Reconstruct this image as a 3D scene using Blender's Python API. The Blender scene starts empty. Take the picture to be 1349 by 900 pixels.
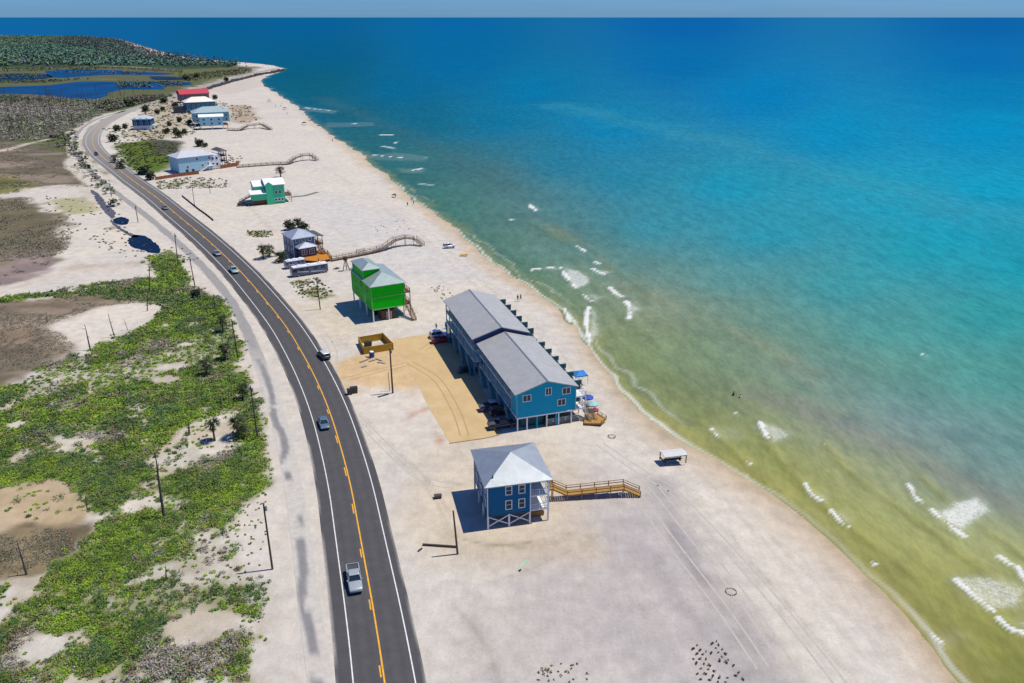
import bpy, bmesh, math, random
import numpy as np
from mathutils import Vector, Matrix, Euler
random.seed(7); rng = np.random.default_rng(7)
R = math.radians
scene = bpy.context.scene
COL = scene.collection

# ------------------------------------------------------------------ survey: photo pixel -> point on the ground
F = 1049.0; H = 75.0; PITCH = math.atan((450-22)/F)
CP, SP = math.cos(PITCH), math.sin(PITCH)
SEA = -0.8
def g(px, py, z=0.0):
    a = (px-674.5)/F; b = (450-py)/F
    t = (H-z)/(SP-b*CP)
    return (a*t, (CP+b*SP)*t)
def G(px, py, z=0.0):
    x, y = g(px, py, z); return Vector((x, y, z))
def hgt(base, top):
    x, y = g(*base); b = (450-top[1])/F
    return H+(-SP+b*CP)*y/(CP+b*SP)
def P2(pts, z=0.0): return np.array([g(p[0], p[1], z) for p in pts])

# ------------------------------------------------------------------ colour
def lin1(c):
    c /= 255.0
    return c/12.92 if c <= .04045 else ((c+.055)/1.055)**2.4
def S(r, gg, b, k=1.0): return (lin1(r)*k, lin1(gg)*k, lin1(b)*k)

# ------------------------------------------------------------------ numpy noise
def vn(x, y, s=0):
    xi = np.floor(x); yi = np.floor(y); fx = x-xi; fy = y-yi
    fx = fx*fx*(3-2*fx); fy = fy*fy*(3-2*fy)
    def h(i, j):
        v = np.sin(i*127.1+j*311.7+s*74.7)*43758.5453
        return v-np.floor(v)
    return (h(xi, yi)*(1-fx)+h(xi+1, yi)*fx)*(1-fy)+(h(xi, yi+1)*(1-fx)+h(xi+1, yi+1)*fx)*fy
def fbm(x, y, sc, s=0, o=4):
    t = 0; a = .5; n = 0
    for k in range(o):
        t = t+a*vn(x/sc, y/sc, s+k*13); n += a; a *= .5; sc *= .5
    return t/n
def sstep(a, b, x):
    t = np.clip((x-a)/(b-a), 0, 1); return t*t*(3-2*t)
def seg_dist(X, Y, pts, closed=False):
    d = np.full(X.shape, 1e12); n = len(pts)
    for i in range(n if closed else n-1):
        ax, ay = pts[i]; bx, by = pts[(i+1) % n]
        ux, uy = bx-ax, by-ay; L = ux*ux+uy*uy+1e-12
        t = np.clip(((X-ax)*ux+(Y-ay)*uy)/L, 0, 1)
        d = np.minimum(d, (X-ax-t*ux)**2+(Y-ay-t*uy)**2)
    return np.sqrt(d)
def inside(X, Y, pts):
    r = np.zeros(X.shape, bool); n = len(pts)
    for i in range(n):
        ax, ay = pts[i]; bx, by = pts[(i+1) % n]
        if ay == by: continue
        c = ((ay > Y) != (by > Y)) & (X < (bx-ax)*(Y-ay)/(by-ay)+ax)
        r ^= c
    return r
def crom(pts, step):
    pts = [Vector(p) for p in pts]; out = []
    for i in range(len(pts)-1):
        p0 = pts[max(i-1, 0)]; p1 = pts[i]; p2 = pts[i+1]; p3 = pts[min(i+2, len(pts)-1)]
        n = max(2, int((p2-p1).length/step))
        for k in range(n):
            t = k/n
            out.append(.5*((2*p1)+(p2-p0)*t+(2*p0-5*p1+4*p2-p3)*t*t+(3*p1-p0-3*p2+p3)*t**3))
    out.append(pts[-1]); return out

# ------------------------------------------------------------------ materials
def new_mat(name):
    m = bpy.data.materials.new(name); m.use_nodes = True
    nt = m.node_tree; b = nt.nodes['Principled BSDF']
    return m, nt, b
def N(nt, t, **kw):
    n = nt.nodes.new(t)
    for k, v in kw.items(): setattr(n, k, v)
    return n
def mixc(nt, fac, a, b, blend='MIX'):
    n = N(nt, 'ShaderNodeMix', data_type='RGBA', blend_type=blend)
    for sock, v in ((n.inputs[0], fac), (n.inputs[6], a), (n.inputs[7], b)):
        if isinstance(v, bpy.types.NodeSocket): nt.links.new(v, sock)
        elif isinstance(v, (int, float)): sock.default_value = v
        else: sock.default_value = (*v, 1)
    return n.outputs[2]
def noise(nt, scale, detail=4, rough=.55, vec=None, coord='Object', stretch=None):
    n = N(nt, 'ShaderNodeTexNoise'); n.inputs['Scale'].default_value = scale
    n.inputs['Detail'].default_value = detail; n.inputs['Roughness'].default_value = rough
    if vec is None: vec = N(nt, 'ShaderNodeTexCoord').outputs[coord]
    if stretch:
        mp = N(nt, 'ShaderNodeMapping'); mp.inputs['Scale'].default_value = stretch[:3]
        mp.inputs['Rotation'].default_value = (0, 0, stretch[3] if len(stretch) > 3 else 0)
        nt.links.new(vec, mp.inputs[0]); vec = mp.outputs[0]
    nt.links.new(vec, n.inputs[0]); return n.outputs[0]
def ramp(nt, fac, stops):
    r = N(nt, 'ShaderNodeValToRGB'); e = r.color_ramp.elements
    while len(e) < len(stops): e.new(.5)
    for k, (p, c) in enumerate(stops):
        e[k].position = p; e[k].color = (*c, 1) if not isinstance(c, (int, float)) else (c, c, c, 1)
    nt.links.new(fac, r.inputs[0]); return r.outputs[0]
def bump(nt, b, h, strength, dist):
    n = N(nt, 'ShaderNodeBump'); n.inputs['Strength'].default_value = strength; n.inputs['Distance'].default_value = dist
    nt.links.new(h, n.inputs['Height']); nt.links.new(n.outputs[0], b.inputs['Normal'])
MATS = {}
def mat(name, rgb, rough=.6, metal=0., var=.18, sc=2.0, lap=0., ribs=0., spec=.5, coat=0.):
    if lap: spec = .12
    if name in MATS: return MATS[name]
    m, nt, b = new_mat(name)
    lo = tuple(c*(1-var) for c in rgb); hi = tuple(min(1, c*(1+var)) for c in rgb)
    f = noise(nt, sc, 6, .65)
    nt.links.new(ramp(nt, f, [(.3, lo), (.7, hi)]), b.inputs['Base Color'])
    b.inputs['Roughness'].default_value = rough; b.inputs['Metallic'].default_value = metal
    b.inputs['Specular IOR Level'].default_value = spec; b.inputs['Coat Weight'].default_value = coat
    if lap:
        w = N(nt, 'ShaderNodeTexWave', wave_profile='SAW', bands_direction='Z'); w.inputs['Scale'].default_value = lap
        nt.links.new(N(nt, 'ShaderNodeTexCoord').outputs['Object'], w.inputs[0]); bump(nt, b, w.outputs[0], .6, .03)
    if ribs:
        w = N(nt, 'ShaderNodeTexWave', wave_profile='SIN', bands_direction='X'); w.inputs['Scale'].default_value = ribs
        nt.links.new(N(nt, 'ShaderNodeTexCoord').outputs['UV'], w.inputs[0])
        pw = N(nt, 'ShaderNodeMath', operation='POWER'); nt.links.new(w.outputs[1], pw.inputs[0]); pw.inputs[1].default_value = 5
        bump(nt, b, pw.outputs[0], .55, .03)
    MATS[name] = m; return m

# ------------------------------------------------------------------ mesh builder
class MB:
    def __init__(s): s.v = []; s.f = []; s.uv = {}
    def add(s, vs, fs):
        o = len(s.v); s.v += [tuple(v) for v in vs]; s.f += [tuple(i+o for i in f) for f in fs]; return s
    def box(s, x0, x1, y0, y1, z0, z1):
        return s.add([(x0,y0,z0),(x1,y0,z0),(x1,y1,z0),(x0,y1,z0),(x0,y0,z1),(x1,y0,z1),(x1,y1,z1),(x0,y1,z1)],
                     [(3,2,1,0),(4,5,6,7),(0,1,5,4),(1,2,6,5),(2,3,7,6),(3,0,4,7)])
    def beam(s, p, q, w, h=None):
        h = h or w; p = Vector(p); q = Vector(q); d = (q-p).normalized()
        up = Vector((0,0,1)) if abs(d.z) < .95 else Vector((0,1,0))
        a = d.cross(up).normalized()*w/2; b = a.cross(d).normalized()*h/2
        vs = [p-a-b, p+a-b, p+a+b, p-a+b, q-a-b, q+a-b, q+a+b, q-a+b]
        return s.add(vs, [(0,1,2,3),(7,6,5,4),(0,4,5,1),(1,5,6,2),(2,6,7,3),(3,7,4,0)])
    def tube(s, pts, rad, n=8, cap=True):
        pts = [Vector(p) for p in pts]; vs = []; fs = []
        for i, p in enumerate(pts):
            d = (pts[min(i+1, len(pts)-1)]-pts[max(i-1, 0)]).normalized()
            up = Vector((0,0,1)) if abs(d.z) < .9 else Vector((1,0,0))
            a = d.cross(up).normalized(); b = d.cross(a)
            r = rad[i] if isinstance(rad, (list, tuple)) else rad
            for k in range(n):
                t = 2*math.pi*k/n; vs.append(p+a*r*math.cos(t)+b*r*math.sin(t))
        for i in range(len(pts)-1):
            for k in range(n):
                fs.append((i*n+k, i*n+(k+1) % n, (i+1)*n+(k+1) % n, (i+1)*n+k))
        if cap: fs += [tuple(range(n)), tuple((len(pts)-1)*n+k for k in reversed(range(n)))]
        return s.add(vs, fs)
    def prism(s, poly, z0, z1):
        n = len(poly)
        return s.add([(p[0], p[1], z0) for p in poly]+[(p[0], p[1], z1) for p in poly],
                     [tuple(reversed(range(n))), tuple(range(n, 2*n))]+[(k, (k+1) % n, n+(k+1) % n, n+k) for k in range(n)])
    def build(s, name, m, parent=None, smooth=False, loc=None, uvs=None):
        me = bpy.data.meshes.new(name); me.from_pydata(s.v, [], s.f)
        bm = bmesh.new(); bm.from_mesh(me); bmesh.ops.recalc_face_normals(bm, faces=bm.faces); bm.to_mesh(me); bm.free()
        if m: me.materials.append(m)
        if smooth:
            for p in me.polygons: p.use_smooth = True
        return link(name, me, parent, loc)
def link(name, me, parent=None, loc=None, rz=0, sc=None):
    o = bpy.data.objects.new(name, me); COL.objects.link(o)
    if parent: o.parent = parent
    if loc is not None: o.location = loc
    if rz: o.rotation_euler.z = rz
    if sc: o.scale = (sc, sc, sc) if isinstance(sc, (int, float)) else sc
    return o
def tag(o, label=None, cat=None, group=None, kind=None):
    if label: o['label'] = label
    if cat: o['category'] = cat
    if group: o['group'] = group
    if kind: o['kind'] = kind
    return o
def thing(name, label, cat, loc=(0,0,0), rz=0, group=None):
    o = link(name, None, None, loc, rz); return tag(o, label, cat, group)
def copy_tree(o, parent=None):
    c = o.copy(); COL.objects.link(c)
    if parent: c.parent = parent
    for ch in list(o.children): copy_tree(ch, c)
    return c
def np_mesh(name, V, Fq, m, cols=None, extra=None, smooth=True):
    me = bpy.data.meshes.new(name); nv = len(V); nf = len(Fq); k = Fq.shape[1]
    me.vertices.add(nv); me.vertices.foreach_set('co', np.asarray(V, np.float32).ravel())
    me.loops.add(nf*k); me.loops.foreach_set('vertex_index', Fq.astype(np.int32).ravel())
    me.polygons.add(nf); me.polygons.foreach_set('loop_start', np.arange(0, nf*k, k, dtype=np.int32))
    me.polygons.foreach_set('loop_total', np.full(nf, k, np.int32))
    me.update(calc_edges=True)
    if smooth: me.polygons.foreach_set('use_smooth', np.ones(nf, bool))
    if cols is not None:
        a = me.attributes.new('Col', 'FLOAT_COLOR', 'POINT')
        a.data.foreach_set('color', np.c_[cols, np.ones(nv)].astype(np.float32).ravel())
    for nm, arr in (extra or {}).items():
        a = me.attributes.new(nm, 'FLOAT', 'POINT'); a.data.foreach_set('value', arr.astype(np.float32))
    me.materials.append(m); return me

# ------------------------------------------------------------------ world, sun, camera
SUN_EL, SUN_AZ = R(66), R(12)                        # azimuth measured from +x towards +y
sd = Vector((math.cos(SUN_EL)*math.cos(SUN_AZ), math.cos(SUN_EL)*math.sin(SUN_AZ), math.sin(SUN_EL)))
w = bpy.data.worlds.new('World'); scene.world = w; w.use_nodes = True
nt = w.node_tree; bg = nt.nodes['Background']
sky = N(nt, 'ShaderNodeTexSky', sky_type='NISHITA'); sky.sun_disc = False
sky.sun_elevation = SUN_EL; sky.sun_rotation = math.pi/2-SUN_AZ
sky.air_density = 1.0; sky.dust_density = .3; sky.ozone_density = 2.0; sky.altitude = 75
tint = mixc(nt, 1.0, sky.outputs[0], (.28, .62, 1.34), 'MULTIPLY')
# a low faint cloud bank over the horizon
cn = noise(nt, 3.0, 6, .6, coord='Generated', stretch=(2, 2, 40))
tint = mixc(nt, ramp(nt, cn, [(.35, 0.0), (.75, .16)]), tint, (3.2, 5.2, 8.2))
nt.links.new(tint, bg.inputs[0]); bg.inputs[1].default_value = .082
sl = bpy.data.lights.new('sun', 'SUN'); sl.energy = 4.6; sl.angle = R(.5); sl.color = (1, .94, .80)
so = link('sun', sl); so.rotation_euler = sd.to_track_quat('Z', 'Y').to_euler(); so.location = (0, 0, 300)
cam = bpy.data.cameras.new('camera'); cam.sensor_width = 36; cam.lens = F/1349*36; cam.clip_end = 200000; cam.clip_start = 1
co = link('camera', cam); co.location = (0, 0, H); co.rotation_euler = (math.pi/2-PITCH, 0, 0); scene.camera = co
vs = scene.view_settings; vs.view_transform = 'Standard'; vs.look = 'None'; vs.exposure = 0.10; vs.gamma = 1; vs.use_curve_mapping = False
scene.cycles.max_bounces = 5; scene.cycles.diffuse_bounces = 3; scene.cycles.use_denoising = True

# ================================================================== SETTING
shore_px = [(1500,1290),(1380,1075),(1262,900),(1225,850),(1165,780),(1100,718),(1020,650),(940,600),(880,568),(840,540),(810,510),(782,470),
  (757,430),(738,408),(690,375),(650,345),(612,311),(570,280),(530,250),(500,225),(470,203),(442,183),(425,168),(402,151),(382,134),
  (358,119),(346,111),(345,104),(360,98),(373,92.5),(370,89),(345,84.5),(300,81),(262,77.5),(235,73.5),(205,66),(185,60),(168,55),(150,50.5),(120,48.5),(60,47),(0,46.5),(-150,46),(-330,45.5)]
shore = crom([G(p[0], p[1], SEA) for p in shore_px], 9)
shore_w = [(p.x, p.y) for p in shore]
land_poly = shore_w+[(-9000, 3000), (-9000, -60), (shore_w[0][0], -60)]
def shore_sd(X, Y):                                  # + over the sea, - over the land
    d = np.full(X.shape, 1e9)
    near = np.array(shore_w)
    d = seg_dist(X, Y, shore_w[::2]+[shore_w[-1]])
    ins = inside(X, Y, land_poly)
    nz = (fbm(X, Y, 22, 3)-.5)*3.2+(fbm(X, Y, 5, 9, 2)-.5)*1.0
    return np.where(ins, -d, d)+nz*np.clip(Y/150, .5, 3)
def fan(y0, y1, ratio, u0, u1, du, extra_y=()):
    ys = y0*ratio**np.arange(int(math.log(y1/y0)/math.log(ratio))+1)
    ys = np.r_[ys, extra_y]; us = np.arange(u0, u1, du)
    U, Y = np.meshgrid(us, ys); X = U*Y
    nr, nc = X.shape; i = np.arange(nr*nc).reshape(nr, nc)
    Fq = np.stack([i[:-1,:-1], i[:-1,1:], i[1:,1:], i[1:,:-1]], -1).reshape(-1, 4)
    return X.ravel(), Y.ravel(), Fq
def to_px(X, Y, z=0.):
    dep = Y*CP-(z-H)*SP; u = Y*SP+(z-H)*CP
    return 674.5+F*X/dep, 450-F*u/dep
def keep(V, Fq, mask_v, arrs):
    kf = mask_v[Fq].any(1); Fq = Fq[kf]; used = np.unique(Fq); mp = np.full(len(V), -1); mp[used] = np.arange(len(used))
    return V[used], mp[Fq], [a[used] for a in arrs]

# ------------------------------------------------------------------ painted-by-nature zones of the land (what the ground is made of)
KG = .74
SAND = np.array(S(217,210,199))*KG
X, Y, FQ = fan(40, 4600, 1.0068, -1.15, .95, .0036)
SD = shore_sd(X, Y)
cols = np.tile(SAND, (len(X), 1))
n1 = fbm(X, Y, 30, 1); n2 = fbm(X, Y, 6, 2); n3 = fbm(X, Y, 1.6, 5, 3)
def blend(m, c):
    global cols
    c = np.array(S(*c))*KG
    cols = cols*(1-m[:, None])+c*m[:, None]
def region(pts, soft, amp, z=0., XX=None, YY=None, nz=None):
    XX = X if XX is None else XX; YY = Y if YY is None else YY
    w_ = P2(pts, z) if not isinstance(pts, np.ndarray) else pts
    pad = soft*2+amp*2
    bb = (XX > w_[:,0].min()-pad) & (XX < w_[:,0].max()+pad) & (YY > w_[:,1].min()-pad) & (YY < w_[:,1].max()+pad)
    m = np.zeros(XX.shape)
    if bb.any():
        x, y = XX[bb], YY[bb]
        d = seg_dist(x, y, w_, True); d = np.where(inside(x, y, w_), d, -d)
        d = d+((fbm(x, y, 14, 21)-.5)*2+(fbm(x, y, 3.5, 31, 2)-.5)*1.0)*amp
        m[bb] = sstep(-soft, soft, d)
    return m
def strokem(pts, width, soft, amp, XX=None, YY=None):
    XX = X if XX is None else XX; YY = Y if YY is None else YY
    w_ = np.array([(p.x, p.y) for p in crom([G(*p) for p in pts], 6)])
    pad = width+soft*2+amp*2
    bb = (XX > w_[:,0].min()-pad) & (XX < w_[:,0].max()+pad) & (YY > w_[:,1].min()-pad) & (YY < w_[:,1].max()+pad)
    m = np.zeros(XX.shape)
    if bb.any():
        x, y = XX[bb], YY[bb]
        d = seg_dist(x, y, w_)+((fbm(x, y, 14, 41)-.5)*2+(fbm(x, y, 3, 51, 2)-.5))*amp
        m[bb] = sstep(width/2+soft, width/2-soft, d)
    return m
# broad sand tones
blend(sstep(.45, .7, n1)*.35, (222,212,198)); blend(sstep(.55, .4, n1)*.3, (203,198,194))
blend(region([(430,250),(560,300),(640,360),(560,380),(470,330),(400,300),(330,250)], 12, 10)*.6, (208,206,205))
blend(region([(690,600),(870,650),(960,790),(1010,910),(600,910),(690,760)], 8, 5)*.7, (188,181,180))
blend(strokem([(868,640),(900,715),(935,770),(985,830),(1030,905)], 4.0, 3, 3)*.6, (158,155,156))
blend(strokem([(880,690),(905,735),(925,760)], 1.6, 1.4, 2.0)*.4, (132,130,134))
blend(strokem([(850,730),(900,800),(950,860),(985,920)], 2.5, 2.5, 2)*.5, (160,156,160))
blend(strokem([(830,700),(800,790),(860,850),(900,905)], 5, 5, 4)*.4, (172,168,170))
blend(strokem([(610,800),(630,850),(650,900)], 2.5, 2.5, 2)*.3, (165,158,158))
blend(region([(545,590),(620,560),(760,600),(760,720),(640,745),(540,700)], 5, 4)*.45, (218,200,172))
blend(region([(590,700),(700,715),(780,700),(790,730),(690,745),(600,735)], 2, 2)*.4, (190,175,150))
blend(region([(436,480),(470,468),(520,445),(560,500),(545,522),(500,510),(470,522),(448,512)], 1.6, 1.5)*.85, (216,184,134))
blend(region([(455,500),(500,512),(548,508),(565,528),(530,548),(480,545)], 1.5, 2)*.6, (226,216,204))
blend(strokem([(540,550),(556,541),(566,537)], 1.2, 1.5, 2.4)*sstep(.3, .6, n2)*.9, (190,116,62))
blend(strokem([(560,545),(570,561),(580,580)], .9, 1.4, 2.2)*sstep(.35, .62, n2)*.85, (194,126,70))
blend(region([(390,400),(470,390),(500,430),(440,460)], 4, 4)*.35, (218,198,165))
for off in (0, 13, 44):
    blend(strokem([(885+off,645-off*.4),(940+off,705-off*.4),(1015+off,790-off*.4),(1095+off,885-off*.4)], .7, .55, .1)*.18, (148,136,128))
for tr_, wd_t, kt in (([(468,548),(520,600),(560,640),(590,690)], .5, .4), ([(474,544),(526,596),(566,636),(598,686)], .5, .4), ([(600,707),(640,717),(690,716),(735,706),(770,700)], .5, .75), ([(640,716),(690,722),(745,712)], .35, .5), ([(470,462),(450,450),(440,430)], .5, .4), ([(545,640),(575,632),(610,640)], .4, .35),
       ([(555,760),(620,770),(700,750),(800,700)], .35, .3), ([(850,600),(800,560),(770,520)], .4, .35), ([(440,300),(520,370),(570,400)], .8, .3), ([(560,300),(640,375),(720,440),(780,520),(850,580),(940,650)], .7, .3), ([(548,302),(628,378),(708,444),(766,524)], .6, .3), ([(420,215),(480,255),(545,305)], 1., .25),
       ([(300,240),(340,285),(380,320)], .8, .3), ([(600,800),(640,850),(660,905)], .5, .35), ([(960,700),(1040,800),(1130,900)], .35, .35), ([(1010,700),(1090,780),(1180,870)], .5, .25)):
    blend(strokem(tr_, wd_t, wd_t*.8, wd_t*.6)*kt*sstep(.32, .55, n3*.5+n2*.5), (158,143,124))
# wet sand
wet = sstep(-9, -1.0, SD+(n1-.5)*8)*(SD < 3)*np.clip(1.35-Y/900, .35, 1)
blend(wet*.55, (196,172,138)); blend(sstep(-2.6, -.4, SD+(n2-.5)*3)*(SD < 3)*np.clip(1.2-Y/900, .3, 1)*.4, (172,150,110))
# far land
blend(region([(-400,40),(150,48),(215,72),(300,84),(332,90),(300,103),(262,114),(235,125),(180,138),(120,160),(97,176),(85,200),(-400,215)], 14, 20), (98,103,72))
blend(region([(-400,45),(150,50),(200,68),(250,82),(310,86),(335,90),(300,95),(200,90),(100,88),(-400,94)], 25, 30), (62,84,62))
blend(region([(-400,128),(60,124),(140,134),(190,138),(120,160),(97,174),(70,184),(-400,196)], 10, 16)*.85, (96,95,84))
blend(region([(-400,135),(60,132),(110,138),(100,150),(-400,165)], 8, 16)*.5, (118,100,100))
blend(region([(110,140),(180,126),(230,126),(190,140),(140,150)], 8, 8)*.8, (88,112,60))
blend(strokem([(-100,93),(60,91),(130,87),(200,90),(240,95)], 14, 8, 8)*.8, (150,145,120))
blend(strokem([(-100,112),(30,108),(90,103),(150,105)], 9, 6, 6)*.6, (130,130,95))
blend(region([(168,54),(190,62),(215,70),(230,76),(205,76),(180,70)], 12, 12), (208,190,180))
blend(region([(225,92),(330,88),(335,96),(290,104),(250,108),(215,104)], 12, 14)*.8, (112,112,70))
# cape neck sand
blend(region([(262,118),(300,104),(340,94),(368,88),(374,93),(345,106),(346,114),(300,125)], 5, 4), (208,198,188))
# land left of the road
blend(region([(-200,196),(60,186),(97,180),(110,205),(135,240),(150,262),(140,268),(110,245),(-200,246)], 6, 8), (118,107,95))
blend(region([(20,186),(70,180),(98,172),(112,205),(150,255),(165,275),(150,275),(120,235),(95,205),(60,194)], 4, 4), (92,104,52))
blend(region([(-200,232),(20,230),(45,243),(20,256),(-200,262)], 4, 6)*.9, (118,118,52))
blend(region([(-200,262),(35,260),(62,275),(95,295),(92,325),(60,350),(20,375),(-200,392)], 3, 7), (126,115,99))
blend(region([(-20,280),(50,280),(85,300),(70,320),(10,318)], 4, 7)*.6, (104,98,72))
blend(region([(20,340),(62,330),(62,358),(25,382),(-60,390)], 3, 5)*.7, (150,132,136))
blend(region([(70,262),(130,262),(140,275),(100,282),(72,276)], 2.5, 5)*.6, (150,150,70))
blend(strokem([(100,352),(150,350),(200,345)], 5, 3, 5)*.5, (176,155,136))
blend(region([(-200,402),(60,392),(130,385),(176,387),(190,398),(130,405),(62,432),(-200,452)], 2, 4), (116,103,86))
blend(region([(-200,448),(50,428),(85,440),(100,455),(62,480),(0,512),(-200,548)], 2.5, 5), (142,125,106))
blend(region([(-200,470),(30,452),(78,460),(50,482),(-200,520)], 2, 4)*.7, (106,94,80))
blend(region([(62,427),(130,405),(192,394),(196,414),(150,446),(110,456),(85,452)], 1.5, 2), (224,215,203))
blend(region([(-200,660),(60,636),(105,650),(120,672),(70,700),(-200,720)], 1.5, 3)*.85, (196,172,138))
blend(region([(-200,708),(70,694),(115,692),(100,728),(40,752),(-200,790)], 1.2, 3), (112,100,78))
blend(strokem([(-100,404),(0,398),(60,380),(110,370)], 0.1, .1, .1)*0, (0,0,0))
for pm_ in ([(-200,196),(60,186),(97,180),(110,205),(135,240),(110,245),(-200,246)], [(-200,262),(35,260),(62,275),(95,295),(92,325),(60,350),(20,375),(-200,392)], [(-200,402),(60,392),(130,385),(176,387),(190,398),(130,405),(62,432),(-200,452)], [(-200,448),(50,428),(85,440),(100,455),(62,480),(0,512),(-200,548)]):
    mk_ = region(pm_, 3, 5); q1 = fbm(X*.5, Y, 9, 301, 4); q2 = fbm(X*.5, Y, 14, 311, 4)
    blend(mk_*sstep(.50, .62, q1)*.55, (92,90,72)); blend(mk_*sstep(.54, .68, q2)*.5, (176,160,142)); blend(mk_*sstep(.46, .36, q2)*.4, (120,118,84))
# old path shoulders: blown sand
for st, wd in (([(94,210),(98,222),(150,270),(210,325),(262,382)], 6),):
    blend(strokem(st, wd, 1.2, 1.5)*.9, (218,210,198))
PATH_PX = [(430,960),(422,900),(408,800),(398,720),(386,640),(369,560),(347,490),(320,425),(296,385),(262,346),(230,316),(195,286),(160,259),(130,236),(110,216),(100,202),(97,190),(101,178),(112,166),(133,155),(165,146)]
blend(strokem(PATH_PX, 8.5, 1.0, .8), (216,208,197))
blend(strokem([(-60,207),(0,199),(38,189),(70,182),(98,172),(112,163),(128,156)], 5.5, 2, 2), (208,196,182))
blend(strokem([(-60,270),(0,258),(50,247),(85,245),(110,250),(150,290)], 5, 2.5, 3), (212,202,188))
blend(strokem([(-60,392),(0,380),(45,371),(90,360),(160,352)], 5, 1.5, 2.5), (214,204,190))
# houses side far
blend(region([(150,190),(200,184),(238,186),(234,212),(216,226),(182,232),(165,216)], 4, 4), (92,112,44))
blend(region([(196,184),(240,186),(238,202),(205,204)], 3, 4)*.9, (84,80,74))
blend(region([(196,138),(240,122),(268,130),(262,150),(240,178),(200,184),(165,180)], 6, 9)*.65, (176,160,132))
blend(region([(300,138),(326,138),(342,156),(318,164),(300,160)], 4, 6)*.7, (168,146,120))
blend(strokem([(150,212),(135,202),(138,192),(150,190)], 10, 3, 3)*.8, (224,216,206))
blend(strokem([(165,243),(205,236),(240,232),(300,226)], 2, 1, 1)*.7, (226,190,150))
for pt, r_ in (((340,308),3.5),((410,384),3.2),((425,390),3.),((395,372),2.6),((232,243),5),((262,243),5),((150,300),3)):
    c_ = g(*pt); mm = sstep(r_*1.3, r_*.5, np.hypot(X-c_[0], Y-c_[1])+(n3-.5)*r_*1.6)
    blend(mm*.75, (122,124,62))
# scrub density (used for the ground cover and for the litter under it)
VEG = [([(-200,545),(40,505),(62,482),(112,464),(180,430),(228,400),(262,384),(288,398),(304,440),(322,500),(338,560),(344,600),(350,640),(322,680),(296,712),(322,770),(336,820),(322,910),(-200,1050)], .95),
       ([(-200,412),(40,386),(140,371),(245,364),(262,384),(250,402),(190,396),(120,388),(60,392),(-200,424)], .8),
       ([(200,338),(222,332),(240,352),(252,372),(228,372),(205,356)], .8)]
HOLES = [([(100,770),(200,745),(300,725),(340,760),(335,830),(250,840),(200,820),(130,830)], .5), ([(0,770),(100,765),(120,800),(40,830),(-40,830)], .45), ([(196,612),(226,566),(276,548),(312,540),(306,590),(262,612),(205,630)], .9),
         ([(150,770),(200,742),(295,690),(332,690),(300,725),(322,760),(250,762),(190,772)], .8),
         ([(20,838),(120,818),(135,850),(80,872),(20,870)], .85), ([(-200,655),(60,636),(105,650),(122,672),(110,725),(40,755),(-200,795)], .95),
         ([(255,440),(300,430),(306,480),(270,500),(240,480)], .55), ([(62,485),(112,472),(120,500),(60,522),(0,540)], .7), ([(180,470),(240,452),(250,470),(190,498),(120,512),(110,498)], .6),
         ([(60,560),(130,548),(150,575),(90,600),(40,600)], .35), ([(262,640),(330,640),(350,700),(280,700)], .3)]
def veg_density(XX, YY):
    d = np.zeros(XX.shape)
    for p, k in VEG: d = np.maximum(d, region(p, 2.0, 3.2, 0, XX, YY)*k)
    for p, k in HOLES: d = d*(1-region(p, 1.6, 3.0, 0, XX, YY)*k)
    nn = fbm(XX, YY, 7, 61, 4)
    lo = sstep(640, 770, to_px(XX, YY)[1])*.125+.012
    return d*sstep(.30, .52, nn+.12*d-lo)
vd = veg_density(X, Y)
litter = np.clip(vd*1.3, 0, 1)*sstep(.30, .58, n3*.6+n2*.4+.12)
blend(np.clip(litter*1.05, 0, .95), (100,116,46)); blend(sstep(.04, .35, vd)*(1-litter)*.35*sstep(.3, .6, n3), (150,140,90))
fr = region(VEG[0][0], 6, 4)*(1-vd)
blend(fr*sstep(.5, .68, n2)*.45, (178,160,126))
# heights: beach face falls into the sea, low dune relief elsewhere
Z = np.where(SD > -14, np.clip(SEA-(SD)*.058, -3, 0), 0.0)
V = np.c_[X, Y, Z]
msk = SD < 30
V2, F2, (c2, vd2, sd2) = keep(V, FQ, msk, [cols, vd, SD])

m, nt, b = new_mat('sandy_ground')
at = N(nt, 'ShaderNodeAttribute', attribute_name='Col')
geo = N(nt, 'ShaderNodeNewGeometry').outputs['Position']
a = noise(nt, .35, 8, .62, geo); a2 = noise(nt, 2.6, 6, .7, geo); a3 = noise(nt, .06, 5, .6, geo)
c = mixc(nt, 1.0, at.outputs['Color'], ramp(nt, a, [(.3, (.84,.83,.82)), (.7, (1.1,1.09,1.08))]), 'MULTIPLY')
c = mixc(nt, .7, c, ramp(nt, a2, [(.32, (.86,.85,.83)), (.62, (1.06,1.06,1.06))]), 'MULTIPLY')
rip = noise(nt, .8, 4, .6, geo, stretch=(1.6, .35, 1, R(-35)))
c = mixc(nt, .6, c, ramp(nt, rip, [(.3, (.92,.915,.91)), (.7, (1.05,1.05,1.05))]), 'MULTIPLY')
foot = noise(nt, .11, 4, .6, geo)
c = mixc(nt, .6, c, ramp(nt, a3, [(.35, (.90,.91,.93)), (.65, (1.06,1.04,1.0))]), 'MULTIPLY')
sp = noise(nt, 1.3, 3, .8, geo)
sm = N(nt, 'ShaderNodeMath', operation='MULTIPLY'); nt.links.new(ramp(nt, sp, [(.60, 0.), (.68, .6)]), sm.inputs[0]); nt.links.new(ramp(nt, foot, [(.50, .12), (.66, 1.)]), sm.inputs[1])
c = mixc(nt, sm.outputs[0], c, (.19,.17,.135))
nt.links.new(c, b.inputs['Base Color']); b.inputs['Roughness'].default_value = .95; b.inputs['Specular IOR Level'].default_value = .1
bump(nt, b, a, .5, .5)
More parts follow.
